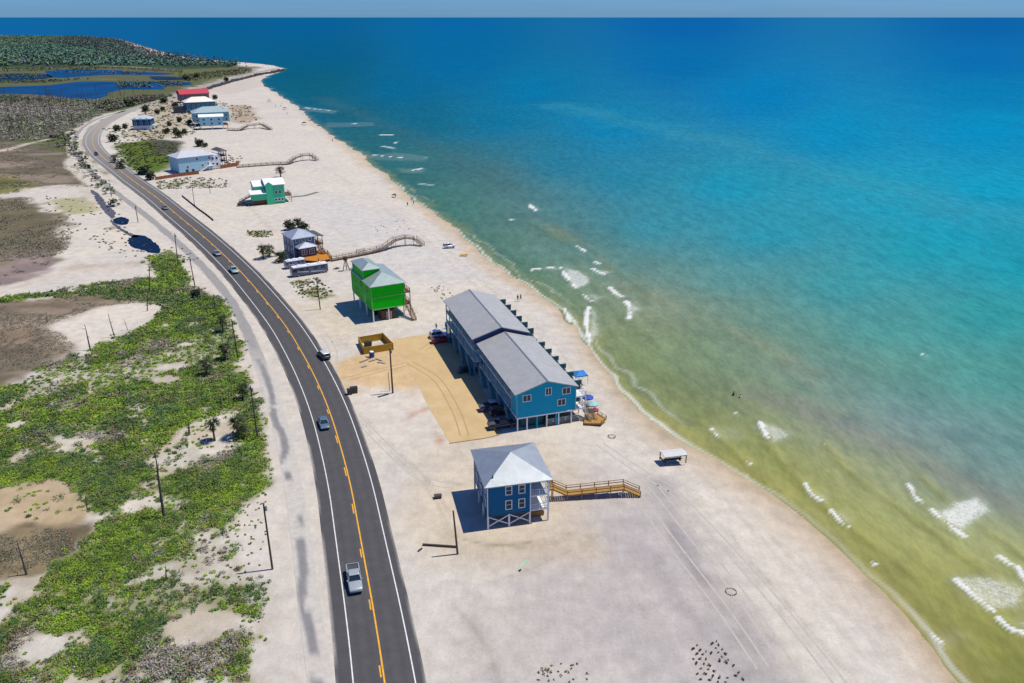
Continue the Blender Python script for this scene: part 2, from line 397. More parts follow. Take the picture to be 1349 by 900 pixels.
tag(link('ground', np_mesh('ground', V2, F2, m, c2)), kind='structure')

# ------------------------------------------------------------------ sea
SEA_PTS = [(-100,24,0,96,150),(0,35,10,95,150),(150,40,8,92,145),(300,27,0,88,138),(300,60,6,90,132),(400,30,0,90,142),(600,30,0,95,152),(900,28,0,92,158),(1300,28,0,92,155),(1500,28,0,92,155),
 (420,70,0,88,130),(600,60,0,98,148),(600,85,0,100,150),(900,80,0,102,160),(1300,80,0,102,163),(1500,80,0,102,163),
 (400,92,4,88,118),(420,110,12,90,112),(520,120,0,98,140),(700,120,0,112,158),(1000,125,0,118,172),(1300,120,2,118,168),
 (460,150,24,92,112),(560,160,12,98,128),(650,165,4,112,150),(800,170,6,124,168),(1100,175,4,132,176),(1300,170,0,134,180),(1500,180,0,134,180),
 (500,188,40,98,104),(600,215,58,106,112),(640,240,82,112,115),(720,225,20,118,150),(800,245,14,128,160),(950,250,16,142,172),(1150,255,28,150,178),(1300,250,12,146,180),(1250,300,20,148,174),
 (540,228,46,100,98),(600,268,58,110,96),(680,268,92,118,112),(740,275,70,124,136),(850,300,30,136,158),(1000,310,20,142,166),(1200,330,22,146,164),(1350,350,18,146,164),(1500,350,18,146,164),
 (640,315,62,106,92),(700,300,102,122,106),(760,320,104,128,118),(830,345,84,138,140),(950,370,64,142,148),(1100,380,36,144,156),(1300,420,34,146,152),
 (690,360,66,106,84),(740,385,96,122,88),(790,370,128,134,112),(850,385,138,138,116),(920,405,122,138,124),(1000,430,96,142,138),(1150,440,64,146,148),(1300,500,66,146,142),(1500,500,60,146,142),
 (770,430,122,134,90),(830,430,146,144,104),(870,410,144,144,120),(900,450,136,140,108),(955,455,120,138,118),(940,490,112,130,98),(1000,480,118,138,116),(1080,490,100,140,132),(1200,520,86,144,138),
 (790,475,122,136,74),(850,500,130,142,78),(880,470,108,130,92),(930,520,122,134,82),(1000,530,132,142,84),(1090,560,124,132,108),(1160,575,118,126,116),(1230,560,98,140,140),(1330,590,88,146,142),
 (850,535,122,136,50),(920,560,140,150,66),(1000,590,146,154,74),(1090,610,156,160,84),(1180,620,142,148,100),(1260,625,106,132,124),(1340,650,100,132,126),
 (960,600,128,136,52),(1040,640,150,156,72),(1150,680,160,164,84),(1250,690,158,162,92),(1340,710,146,154,104),
 (1040,655,124,132,50),(1120,720,136,142,58),(1220,750,158,162,82),(1330,790,156,160,86),(1180,775,126,130,52),(1250,830,140,146,66),(1340,850,138,144,68),(1230,845,122,128,54),(1280,895,112,118,46),(1349,895,110,118,52),(1450,950,120,126,60),(1450,700,130,150,110)]
Xs, Ys, FS = fan(40, 4800, 1.0062, -1.15, 1.05, .0034, extra_y=list(5600*1.35**np.arange(10)))
SDs = shore_sd(Xs, Ys)
px, py = to_px(Xs, Ys, SEA); py = np.where(Ys > 0, py, 22)
sc_ = np.zeros((len(Xs), 3)); sw = np.zeros(len(Xs))
wx = (fbm(Xs, Ys, 60, 71)-.5)*40; wy = (fbm(Xs, Ys, 60, 81)-.5)*26
fall = np.clip(py/250, .1, 1)
for (qx, qy, r_, g_, b_) in SEA_PTS:
    s_ = 15+qy*.055
    d2 = ((px+wx*fall-qx)*.55)**2+((py+wy*fall-qy)*1.25)**2
    ww = 1/(d2+s_*s_*1.3)**1.65
    sc_ += ww[:, None]*np.array(S(r_, g_, b_)); sw += ww
sc_ = sc_/sw[:, None]*KG
# shallows: a turbid sandy rim and darker troughs parallel to the shore
rim = sstep(7, 0, SDs+(fbm(Xs, Ys, 9, 91)-.5)*6)*np.clip(1.3-Ys/700, .25, 1)
sc_ = sc_*(1-.35*rim[:, None])+np.array(S(168,158,98))*KG*.35*rim[:, None]
bar = np.sin(SDs/15+(fbm(Xs, Ys, 40, 95)-.5)*7)*sstep(4, 12, SDs)*sstep(70, 20, SDs)*np.clip(1.4-Ys/500, 0, 1)
sc_ *= (1+.09*bar)[:, None]
st_ = fbm(Xs*.6+Ys*.8, Ys*.6-Xs*.8, 45, 97, 5)
sc_ *= (1+.10*(fbm(Xs+.4*Ys, Ys*2.2, 30, 99, 5)-.5)*sstep(2500, 300, Ys))[:, None]
def sstroke(pts, width, soft, amp, k, c_):
    global sc_
    w_ = np.array([(p.x, p.y) for p in crom([G(p[0], p[1], SEA) for p in pts], 6)]); pad = width+soft*2+amp*2
    bb = (Xs > w_[:,0].min()-pad) & (Xs < w_[:,0].max()+pad) & (Ys > w_[:,1].min()-pad) & (Ys < w_[:,1].max()+pad)
    x, y = Xs[bb], Ys[bb]; d = seg_dist(x, y, w_)+((fbm(x, y, 16, 141)-.5)*2+(fbm(x, y, 4, 151, 3)-.5))*amp
    m_ = (sstep(width/2+soft, width/2-soft, d)*k)[:, None]; sc_[bb] = sc_[bb]*(1-m_)+np.array(S(*c_))*KG*m_
sstroke([(985,512),(1040,532),(1110,560),(1180,588),(1260,630),(1380,690)], 6, 3.0, 4, .55, (124,131,112))
sstroke([(1120,560),(1200,582),(1290,625),(1400,680)], 3, 3, 3, .3, (98,122,118))
for pts_w, wd_w, k_w in (([(1000,575),(1040,625),(1085,668),(1130,705),(1200,760)], 1.1, .5), ([(1085,585),(1120,625),(1160,655),(1210,690),(1270,735),(1340,790)], 1.0, .45), ([(925,560),(975,605),(1040,660),(1110,725)], 1.4, .5), ([(1180,600),(1240,655),(1300,700),(1360,745)], 1.0, .4), ([(1150,740),(1210,790),(1260,840),(1300,890)], 1.2, .45),
      ([(800,470),(850,520),(910,560)], 1.4, .4), ([(850,440),(910,500),(980,545)], 1.3, .4), ([(750,340),(800,400),(860,470)], 1.8, .35), ([(690,290),(760,330),(830,370),(850,400)], 2., .35), ([(905,400),(960,440),(1030,480)], 1.8, .3)):
    sstroke(pts_w, wd_w, wd_w*.9, wd_w*1.2, k_w, (104,112,44) if pts_w[0][1] > 530 else (84,104,78))
    up = [(p[0]+5, p[1]-4) for p in pts_w]; sstroke(up, wd_w, wd_w*.9, wd_w*1.2, k_w*.6, (172,176,104) if pts_w[0][1] > 530 else (136,150,112))
sstroke([(740,138),(850,165),(960,190),(1060,220),(1160,248),(1320,290)], 30, 26, 22, .5, (58,140,162))
sstroke([(705,285),(760,318),(800,350),(820,380)], 4, 4, 5, .4, (128,128,104)); sstroke([(860,390),(920,420),(1000,450),(1060,490)], 5, 5, 6, .35, (142,140,118))
sstroke([(420,128),(520,170),(620,222),(700,262)], 14, 10, 10, .25, (70,104,112))
ol = sstep(430, 560, py)[:, None]*sstep(.25, .8, sc_[:,0:1]/(sc_[:,2:3]+1e-6)); sc_ = sc_*(np.array([1.0,1.06,1.0])*(1-ol)+np.array([1.16,1.07,1.22])*ol)
# foam
cline = np.zeros(len(Xs)); foam = np.zeros(len(Xs)); crest = np.zeros(len(Xs))
def fpoly(pts, k, soft=1.5):
    global foam
    foam = np.maximum(foam, region(np.array([g(p[0], p[1], SEA) for p in pts]), soft, 1.9, SEA, Xs, Ys)*k)
def fline(pts, wd, k=1.0):
    global foam, crest, cline
    pts = [p for p in pts]
    w_ = np.array([(p.x, p.y) for p in crom([G(p[0], p[1], SEA) for p in pts], 2)])
    pad = wd*3
    bb = (Xs > w_[:,0].min()-pad) & (Xs < w_[:,0].max()+pad) & (Ys > w_[:,1].min()-pad) & (Ys < w_[:,1].max()+pad)
    if bb.any():
        x, y = Xs[bb], Ys[bb]
        d = seg_dist(x, y, w_)+(fbm(x, y, 2.5, 77, 3)-.5)*wd*1.1
        m_ = sstep(wd*.75, wd*.15, d)*k
        cline[bb] = np.maximum(cline[bb], sstep(wd*.62, wd*.2, d+(fbm(x, y, 1.1, 79, 2)-.5)*wd*.6)*k*.85); foam[bb] = np.maximum(foam[bb], m_); crest[bb] = np.maximum(crest[bb], sstep(wd*1.8, 0, d))
def wave(cr, tr, k=.5, wd=1.0):
    if cr: fline(cr, wd)
    if tr: fpoly(tr, k)
wave([(1001,557),(1009,575),(1020,584)], [(1001,556),(1020,585),(1043,573),(1020,562)], .6, .8)
wave([(937,566),(946,576)], [(937,565),(950,580),(978,575),(965,568)], .35, .7)
wave([(1060,638),(1070,653),(1086,662)], [(1060,638),(1088,664),(1090,650),(1072,644)], .55, .9)
wave([(1095,674),(1108,690),(1119,695)], [(1096,674),(1118,697),(1124,684),(1108,674)], .6, .8)
wave([(1197,640),(1204,655),(1214,662)], [(1197,637),(1206,657),(1212,645),(1205,636)], .35, .9)
wave([(1226,672),(1245,690),(1268,706)], [(1226,671),(1268,707),(1304,672),(1286,654),(1258,659)], .78, 1.0)
wave([(1316,735),(1332,746)], None, 0, .9); wave([(1340,748),(1349,765),(1362,775)], [(1340,748),(1362,775),(1375,760)], .6, .9)
wave([(1259,766),(1282,786),(1308,806)], [(1259,766),(1308,807),(1352,792),(1356,774),(1300,764)], .62, .9)
wave([(1316,816),(1332,830),(1360,838)], [(1316,816),(1360,838),(1365,815)], .62, .9)
wave([(1227,838),(1240,849)], [(1227,838),(1245,852),(1288,834),(1250,832)], .42, .7)
for q in ((985,610),(1086,586),(1150,743),(1215,467),(968,545)): fline([q, (q[0]+4, q[1]+2)], .55)
wave([(739,353),(747,367),(758,379)], [(739,352),(758,380),(778,372),(766,356)], .68, 1.1)
wave([(760,325),(770,331)], None, 0, 1.3); wave([(783,345),(789,348)], None, 0, 1.1); wave([(780,355),(795,362)], [(780,355),(795,364),(806,358)], .6, 1.2)
wave([(803,379),(811,387),(819,391)], None, 0, 1.4); wave([(825,398),(829,408),(829,421)], [(824,398),(829,422),(843,408),(838,398)], .6, 1.5)
wave([(776,405),(772,425),(776,451)], [(775,404),(775,452),(792,438),(788,408)], .6, 1.2); wave([(768,388),(778,397),(787,398)], [(766,386),(785,400),(800,392),(785,386)], .5, 1.0)
wave([(700,356),(726,353)], [(700,356),(735,356),(770,352),(740,351)], .45, 1.3); wave([(743,408),(752,425)], [(738,400),(755,432),(762,425),(750,405)], .42, 1.2)
wave([(667,289),(674,290)], None, 0, 1.6); wave([(698,270),(706,279)], [(696,268),(708,280),(716,277)], .5, 1.5)
wave([(487,204),(530,208),(562,208)], [(470,206),(520,201),(562,206),(560,212),(500,211)], .30, 1.0); wave([(455,164),(470,163)], [(430,162),(492,161),(492,166),(430,168)], .3, 1.2)
wave([(500,178),(516,178)], None, 0, 2.); wave([(504,193),(520,196)], None, 0, 2.); wave([(553,243),(568,244)], None, 0, 2.); wave([(400,142),(442,147)], [(398,140),(445,146),(440,150),(402,146)], .35, 2.2)
wave([(520,190),(524,186)], None, 0, 1.5)
wave([(543,225),(556,222)], [(520,222),(560,222),(556,228),(530,227)], .35, 1.5)
# swash along the beach
sw_n = fbm(Xs, Ys, 16, 111, 3); sw2 = fbm(Xs, Ys, 40, 115, 2)
swash = sstep(.75, .1, np.abs(SDs-.5-(sw_n-.5)*2.6))*(.25+.75*sstep(.36, .62, sw2))*.75
swash = np.maximum(swash, sstep(.6, .1, np.abs(SDs-4.0-(sw_n-.5)*8))*sstep(.55, .68, sw2)*.28)
swash *= np.clip(1.15-Ys/1200, .35, 1)

swash = np.maximum(swash, cline)
Zs = SEA+.30*crest
Vs = np.c_[Xs, Ys, Zs]
V2, F2, (c2, fo2, sw2_) = keep(Vs, FS, SDs > -9, [sc_, foam, swash])
m, nt, b = new_mat('sea_water')
nt.nodes.remove(b); out = nt.nodes['Material Output']
at = N(nt, 'ShaderNodeAttribute', attribute_name='Col'); fa = N(nt, 'ShaderNodeAttribute', attribute_name='foam')
geo = N(nt, 'ShaderNodeNewGeometry').outputs['Position']
w1 = noise(nt, .30, 7, .66, geo, stretch=(1., .40, 1, R(38))); w2 = noise(nt, .9, 5, .6, geo, stretch=(1., .5, 1, R(35))); w3 = noise(nt, .03, 6, .6, geo, stretch=(1., .35, 1, R(32)))
c = mixc(nt, 1.0, at.outputs['Color'], ramp(nt, w1, [(.3, (.78,.81,.83)), (.7, (1.2,1.17,1.15))]), 'MULTIPLY')
c = mixc(nt, .7, c, ramp(nt, w3, [(.32, (.92,.93,.94)), (.68, (1.07,1.06,1.06))]), 'MULTIPLY')
c = mixc(nt, .8, c, ramp(nt, w2, [(.35, (.88,.89,.9)), (.66, (1.1,1.1,1.1))]), 'MULTIPLY')
fn = noise(nt, 1.3, 8, .78, geo); vo = N(nt, 'ShaderNodeTexVoronoi', feature='DISTANCE_TO_EDGE'); vo.inputs['Scale'].default_value = 2.3
fcol = N(nt, 'ShaderNodeTexNoise'); fcol.inputs['Scale'].default_value = .7; nt.links.new(geo, fcol.inputs[0])
vadd = N(nt, 'ShaderNodeVectorMath', operation='MULTIPLY_ADD'); nt.links.new(fcol.outputs[1], vadd.inputs[0]); vadd.inputs[1].default_value = (3.2,3.2,3.2); nt.links.new(geo, vadd.inputs[2])
vm = vadd.outputs[0]; nt.links.new(vm, vo.inputs[0])
lace = ramp(nt, vo.outputs[0], [(.02, .17), (.25, 0.)])
ad = N(nt, 'ShaderNodeMath', operation='ADD'); nt.links.new(fn, ad.inputs[0]); nt.links.new(lace, ad.inputs[1])
ad2 = N(nt, 'ShaderNodeMath', operation='ADD'); nt.links.new(ad.outputs[0], ad2.inputs[0]); nt.links.new(fa.outputs['Fac'], ad2.inputs[1])
f01 = N(nt, 'ShaderNodeMapRange'); f01.inputs[1].default_value = .98; f01.inputs[2].default_value = 1.52
nt.links.new(ad2.outputs[0], f01.inputs[0])
veil = N(nt, 'ShaderNodeMath', operation='MULTIPLY'); nt.links.new(fa.outputs['Fac'], veil.inputs[0]); veil.inputs[1].default_value = .22
fm = N(nt, 'ShaderNodeMath', operation='MAXIMUM'); nt.links.new(f01.outputs[0], fm.inputs[0]); nt.links.new(veil.outputs[0], fm.inputs[1])
swa = N(nt, 'ShaderNodeAttribute', attribute_name='swash'); fm2 = N(nt, 'ShaderNodeMath', operation='MAXIMUM'); nt.links.new(fm.outputs[0], fm2.inputs[0]); nt.links.new(swa.outputs['Fac'], fm2.inputs[1])
c = mixc(nt, fm2.outputs[0], c, (.60,.61,.58))
df = N(nt, 'ShaderNodeBsdfDiffuse'); gl = N(nt, 'ShaderNodeBsdfGlossy'); gl.inputs['Roughness'].default_value = .28
nt.links.new(c, df.inputs[0])
bp = N(nt, 'ShaderNodeBump'); bp.inputs['Strength'].default_value = .35; bp.inputs['Distance'].default_value = .5
hs = N(nt, 'ShaderNodeMath', operation='ADD'); nt.links.new(w1, hs.inputs[0]); nt.links.new(w2, hs.inputs[1]); nt.links.new(hs.outputs[0], bp.inputs['Height'])
nt.links.new(bp.outputs[0], df.inputs['Normal']); nt.links.new(bp.outputs[0], gl.inputs['Normal'])
mx = N(nt, 'ShaderNodeMixShader'); mx.inputs[0].default_value = .014
nt.links.new(df.outputs[0], mx.inputs[1]); nt.links.new(gl.outputs[0], mx.inputs[2]); nt.links.new(mx.outputs[0], out.inputs[0])
tag(link('sea', np_mesh('sea', V2, F2, m, c2, {'foam': fo2, 'swash': sw2_})), kind='structure')

# ------------------------------------------------------------------ roads, path, lot, ponds
def ribbon_np(line, a, b_, z, nx=1):
    L = np.array([(p.x, p.y) for p in line]); T = np.gradient(L, axis=0); T /= np.linalg.norm(T, axis=1)[:, None]
    Nn = np.c_[T[:,1], -T[:,0]]                                # to the right of travel
    rows = [np.c_[L+Nn*(a+(b_-a)*k/nx), np.full(len(L), z)] for k in range(nx+1)]
    n = len(L); V = np.concatenate(rows); i = np.arange((nx+1)*n).reshape(nx+1, n)
    Fq = np.stack([i[:-1,:-1], i[:-1,1:], i[1:,1:], i[1:,:-1]], -1).reshape(-1, 4)[:, ::-1]
    return V, Fq, n
ROAD_PX = [(520,1010),(512,950),(505,900),(497,845),(488,790),(479,740),(470,690),(461,642),(449,594),(435,548),(419,508),(401,472),(377,432),(350,397),(319,361),(290,332),(262,307),(234,284),(204,259),(175,238),(153,221),(135,207),(125,196),(121,186),(124,175),(135,164),(152,154),(175,144),(200,137),(225,129),(248,120),(270,114),(300,105.5),(332,97),(352,93),(364,90.5)]
road = crom([G(*p) for p in ROAD_PX], 3)
def asphalt(name, rgb, var):
    m, nt, b = new_mat(name); geo = N(nt, 'ShaderNodeNewGeometry').outputs['Position']
    f = noise(nt, .5, 8, .7, geo); f2 = noise(nt, 6, 4, .7, geo)
    c = ramp(nt, f, [(.3, tuple(x*(1-var) for x in rgb)), (.7, tuple(x*(1+var) for x in rgb))])
    c = mixc(nt, .7, c, ramp(nt, f2, [(.35, (.8,.8,.8)), (.65, (1.15,1.15,1.15))]), 'MULTIPLY')
    uvn = N(nt, 'ShaderNodeAttribute', attribute_name='lane')
    c = mixc(nt, uvn.outputs['Fac'], c, tuple(x*.62 for x in rgb))
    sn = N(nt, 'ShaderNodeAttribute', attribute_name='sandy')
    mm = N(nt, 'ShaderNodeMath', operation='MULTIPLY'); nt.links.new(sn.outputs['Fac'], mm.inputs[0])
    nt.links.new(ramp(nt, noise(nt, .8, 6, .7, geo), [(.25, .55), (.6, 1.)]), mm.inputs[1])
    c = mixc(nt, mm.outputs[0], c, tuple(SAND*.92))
    nt.links.new(c, b.inputs['Base Color']); b.inputs['Roughness'].default_value = .9; b.inputs['Specular IOR Level'].default_value = .15
    return m
V_, F_, n_ = ribbon_np(road, -5.6, 5.1, .03, 44)
off = np.repeat(np.linspace(-5.6, 5.1, 45), n_)
lane = np.zeros(len(V_))
for c_ in (-2.6, -.95, 1.0, 2.7): lane += .30*np.exp(-((off-c_)/.38)**2)
lane += .55*((off < -3.75)+(off > 3.95))*fbm(V_[:,0], V_[:,1], 9, 7)
lane *= np.clip(1.1-V_[:,1]/500, .1, 1)
sandy = np.maximum(sstep(-5.1, -5.6, off), sstep(4.7, 5.1, off))*sstep(.35, .6, fbm(V_[:,0], V_[:,1], 5, 12))*.8
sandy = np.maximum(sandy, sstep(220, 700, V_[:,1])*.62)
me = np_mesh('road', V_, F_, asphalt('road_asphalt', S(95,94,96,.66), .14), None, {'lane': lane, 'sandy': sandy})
tag(link('road', me), kind='structure')
white = mat('road_paint_white', (.62,.62,.60), .8, var=.22, sc=1.5); yel = mat('road_paint_yellow', (.66,.33,.02), .8, var=.22, sc=1.5)
mk = [p for p in road if p.y < 640]
for nm, a_, b_, mm in (('edge_line_marking', -3.62, -3.46, white), ('edge_line_marking', 3.72, 3.88, white), ('centre_line_marking', .06, .27, yel)):
    V_, F_, _ = ribbon_np(mk, a_, b_, .04); tag(link(nm, np_mesh(nm, V_, F_, mm)), kind='structure')
dl = crom([G(*p) for p in ROAD_PX], 1.0); acc = 0; cur = []; Vd = []; Fd = []
for i in range(1, len(dl)):
    acc += (dl[i]-dl[i-1]).length
    if dl[i].y > 500: break
    if acc % 12.2 < 3.4: cur.append(dl[i])
    elif len(cur) > 1:
        V_, F_, _ = ribbon_np(cur, -.27, -.08, .04); Fd.append(F_+sum(len(v) for v in Vd)); Vd.append(V_); cur = []
    else: cur = []
tag(link('broken_line_marking', np_mesh('broken_line_marking', np.concatenate(Vd), np.concatenate(Fd), yel)), kind='structure')
# old path with blown sand
pl = crom([G(*p) for p in PATH_PX], 1.5)
V_, F_, n_ = ribbon_np(pl, -1.5, 1.5, .03, 12)
off = np.repeat(np.linspace(-1.5, 1.5, 13), n_)
pxx, pyy = to_px(V_[:,0], V_[:,1])
near = sstep(430, 520, pyy)
nn = fbm(V_[:,0], V_[:,1], 5.5, 17, 4)
strip = sstep(1.0, .3, np.abs(off+.25+(fbm(V_[:,0], V_[:,1], 9, 27)-.5)*2.2))
sandy = near*(1-strip*sstep(.46, .53, nn+.03))+(1-near)*sstep(1.15, 1.5, np.abs(off)+(nn-.5)*1.0)*.9+(1-near)*.25
me = np_mesh('path', V_, F_, asphalt('path_asphalt', S(150,148,148,.66), .12), None, {'lane': off*0, 'sandy': np.clip(sandy, 0, 1)})
tag(link('path', me), kind='structure')
# tyre tracks pressed into the sand
tm = mat('pressed_sand', tuple(SAND*.77), .95, var=.12, sc=1.2, spec=.1); tm2 = mat('pressed_gravel', S(196,166,120,KG*.92), .95, var=.12, sc=1.2, spec=.1)
TR = [([(885,645),(940,702),(1015,786),(1080,866),(1110,905)], tm, .006), ([(838,650),(885,715),(950,800),(1005,880)], tm, .006), ([(860,640),(912,705),(980,790),(1040,880),(1055,905)], tm, .006), ([(468,548),(520,600),(560,632),(600,640)], tm, .006),
      ([(790,585),(830,612),(868,636),(885,645)], tm, .006), ([(455,500),(500,488),(540,478),(556,462)], tm2, .006), ([(540,478),(575,500),(600,540),(612,574)], tm2, .026), ([(556,462),(572,452),(582,450)], tm2, .026), ([(440,452),(462,440),(500,432)], tm, .006), ([(430,545),(440,470),(426,440)], tm, .006), ([(330,300),(352,290),(372,281)], tm, .006)]
for tp, tmm, tz in TR:
    ln = crom([G(*p) for p in tp], 1.0); Vt = []; Ft = []; nt_ = 0
    for a_, b_ in ((-.95,-.65),(.65,.95)):
        V_, F_, _ = ribbon_np(ln, a_, b_, tz); Vt.append(V_); Ft.append(F_+nt_); nt_ += len(V_)
    tag(link('tyre_tracks', np_mesh('tyre_tracks', np.concatenate(Vt), np.concatenate(Ft), tmm)), kind='structure')
# gravel lot
m, nt, b = new_mat('tan_gravel'); geo = N(nt, 'ShaderNodeNewGeometry').outputs['Position']
c = ramp(nt, noise(nt, .22, 8, .65, geo), [(.3, S(202,174,128,KG)), (.7, S(220,193,148,KG))])
c = mixc(nt, .8, c, ramp(nt, noise(nt, 5, 5, .75, geo), [(.35, (.84,.83,.82)), (.65, (1.1,1.1,1.1))]), 'MULTIPLY')
nt.links.new(c, b.inputs['Base Color']); b.inputs['Roughness'].default_value = .95; b.inputs['Specular IOR Level'].default_value = .1
lot_px = [(519,447),(540,443.5),(564,440.5),(590,438),(612,470),(640,520),(662,571),(640,576.5),(592,583.5),(583,567),(572,549),(562,531),(553,512),(545,497),(530,470)]
mb = MB(); pts = [G(*p) for p in lot_px]; mb.add([(p.x, p.y, .02) for p in pts], [tuple(range(len(pts)))])
tag(mb.build('parking_lot', m), kind='structure')
mb = MB(); e0 = [(592,584.5),(640,577.5),(660,572.5)]
for i in range(2): mb.beam(G(*e0[i])+Vector((0,0,.06)), G(*e0[i+1])+Vector((0,0,.06)), .2, .14)
tag(mb.build('kerb', mat('kerb_timber', S(190,160,105,.7), .9)), kind='structure')
# ponds
def pond_mat(name, rgb, gloss):
    m, nt, b = new_mat(name); nt.nodes.remove(b); geo = N(nt, 'ShaderNodeNewGeometry').outputs['Position']
    d = N(nt, 'ShaderNodeBsdfDiffuse'); gl = N(nt, 'ShaderNodeBsdfGlossy'); gl.inputs[1].default_value = .15
    nt.links.new(ramp(nt, noise(nt, .035, 7, .65, geo, stretch=(1, .5, 1)), [(.35, tuple(x*.75 for x in rgb)), (.65, tuple(x*1.2 for x in rgb))]), d.inputs[0])
    mx = N(nt, 'ShaderNodeMixShader'); mx.inputs[0].default_value = gloss
    nt.links.new(d.outputs[0], mx.inputs[1]); nt.links.new(gl.outputs[0], mx.inputs[2]); nt.links.new(mx.outputs[0], nt.nodes['Material Output'].inputs[0]); return m
PM = pond_mat('pond_blue', S(20,76,128,.72), .05); PG = pond_mat('ditch_grey', S(96,96,106,.8), .08); PD = pond_mat('pond_dark', S(20,42,74,.6), .08)
PONDS = [([(-260,119),(-80,117),(40,113.5),(85,110),(110,107.5),(165,108),(205,107),(246,108),(250,112),(218,114),(214,118),(170,118),(150,121),(139,127),(128,131),(100,132),(80,128),(50,125),(0,124),(-260,127)], PM, 5),
         ([(60,94),(95,91.5),(150,92.5),(165,94),(215,96),(232,98),(190,99),(150,98.5),(110,101),(75,103),(62,99)], PM, 5),
         ([(-260,99),(-40,98),(20,97),(62,98),(60,104),(20,107),(-60,107),(-260,108)], pond_mat('pond_slate', S(28,62,96,.6), .06), 6),
         ([(168,318),(176,310),(190,311),(204,319),(211,327),(209,334),(192,331),(174,325)], PD, .6), ([(148,289),(160,286),(170,291),(166,296),(154,296)], PD, .6),
         ([(119,250),(127,253),(142,270),(152,282),(148,288),(138,279),(128,266)], PG, .8), ([(146,288),(154,296),(164,303),(176,309),(183,310),(180,313),(170,311),(158,303),(148,295)], PG, .5), ([(196,100.5),(236,101.5),(246,105),(205,105.5)], pond_mat('pond_dull_blue', S(36,58,88,.6), .06), 4)]  # last pond gets a duller, darker blue
for pp, mm, am in PONDS:
    ring = crom([G(*p) for p in pp+[pp[0]]], max(1.5, am*1.6))[:-1]
    ring = [(p.x+(vn(np.array(p.x/am/2), np.array(p.y/am/2), 3)-.5)*am*1.6, p.y+(vn(np.array(p.x/am/2), np.array(p.y/am/2), 9)-.5)*am*1.6, .05) for p in ring]
    me_ = MB(); me_.add([(float(a), float(b2), c3) for a, b2, c3 in ring], [tuple(range(len(ring)))])
    tag(me_.build('pond_water', mm), kind='structure')

# ================================================================== BUILDING KIT
WHITE = mat('white_trim', (.72,.72,.70), .6, var=.08); GLASS = mat('window_glass', (.02,.03,.045), .12, var=.2, spec=.4)
DECK = mat('new_timber', S(176,132,66,.75), .85, var=.25, sc=3); OLDWOOD = mat('weathered_timber', S(150,132,112,.7), .9, var=.3, sc=3); BROWNWOOD = mat('brown_timber', S(112,72,46,.8), .85, var=.3, sc=3)
DARK = mat('dark_void', (.02,.022,.03), .8); STEEL = mat('grey_metal', (.3,.31,.33), .4, .6, .15)
_cache = {}
def cached(key, fn):
    if key not in _cache: _cache[key] = fn()
    return _cache[key]
def mesh_of(mb, name, m):
    me = bpy.data.meshes.new(name); me.from_pydata(mb.v, [], mb.f)
    bm = bmesh.new(); bm.from_mesh(me); bmesh.ops.recalc_face_normals(bm, faces=bm.faces); bm.to_mesh(me); bm.free()
    me.materials.append(m); return me
ROT = {'f': 0, 'r': math.pi/2, 'b': math.pi, 'l': -math.pi/2}
def window(par, x, y, z, side, ww, hh, mull=1, fm=None, bars=1):
    """sash window set proud of a wall; (x,y,z) is the middle of the opening on the wall face"""
    fm = fm or WHITE
    def fr():
        mb = MB(); t = .13; d = .09
        mb.box(-ww/2-t, ww/2+t, -d, .0, hh/2, hh/2+t).box(-ww/2-t, ww/2+t, -d-.04, .0, -hh/2-t, -hh/2)
        mb.box(-ww/2-t, -ww/2, -d, 0, -hh/2, hh/2).box(ww/2, ww/2+t, -d, 0, -hh/2, hh/2)
        for k in range(mull):
            xx = -ww/2+ww*(k+1)/(mull+1); mb.box(xx-.05, xx+.05, -d+.01, 0, -hh/2, hh/2)
        if bars: mb.box(-ww/2, ww/2, -d+.02, 0, -.03, .03)
        return mesh_of(mb, 'window_frame', fm)
    def gl(): return mesh_of(MB().box(-ww/2, ww/2, -.035, -.005, -hh/2, hh/2), 'pane', GLASS)
    o = link('window', cached(('wf', ww, hh, mull, fm.name, bars), fr), par, (x, y, z), ROT[side])
    link('pane', cached(('wg', ww, hh), gl), o); return o
def door(par, x, y, z, side, ww=.95, hh=2.1, m=None):
    m = m or WHITE
    def d(): return mesh_of(MB().box(-ww/2, ww/2, -.05, 0, 0, hh), 'door', m)
    def fr():
        mb = MB(); t = .1
        return mesh_of(mb.box(-ww/2-t, -ww/2, -.08, 0, 0, hh+t).box(ww/2, ww/2+t, -.08, 0, 0, hh+t).box(-ww/2, ww/2, -.08, 0, hh, hh+t), 'door_frame', WHITE)
    o = link('door', cached(('d', ww, hh, m.name), d), par, (x, y, z), ROT[side]); link('frame', cached(('df', ww, hh), fr), o); return o
def post(par, x, y, z0, z1, w_=.25, m=None):
    m = m or WHITE
    return link('post', cached(('p', round(z1-z0, 2), w_, m.name), lambda: mesh_of(MB().box(-w_/2, w_/2, -w_/2, w_/2, 0, z1-z0), 'post', m)), par, (x, y, z0))
def railing(par, pts, m, h=1.0, sp=1.4, bal=0.):
    mb = MB()
    for i in range(len(pts)-1):
        p = Vector(pts[i]); q = Vector(pts[i+1]); L = (q-p).length; n = max(1, int(L/sp)); up = Vector((0,0,1))
        mb.beam(p+up*h, q+up*h, .09, .07); mb.beam(p+up*h*.5, q+up*h*.5, .05, .05); mb.beam(p+up*.12, q+up*.12, .05, .05)
        for k in range(n+1):
            a = p+(q-p)*k/n; mb.beam(a-up*.02, a+up*(h-.02), .09, .09)
        if bal:
            for k in range(int(L/bal)):
                a = p+(q-p)*((k+.5)*bal/L); mb.beam(a+up*.1, a+up*(h-.03), .03, .03)
    return mb.build('railing', m, par)
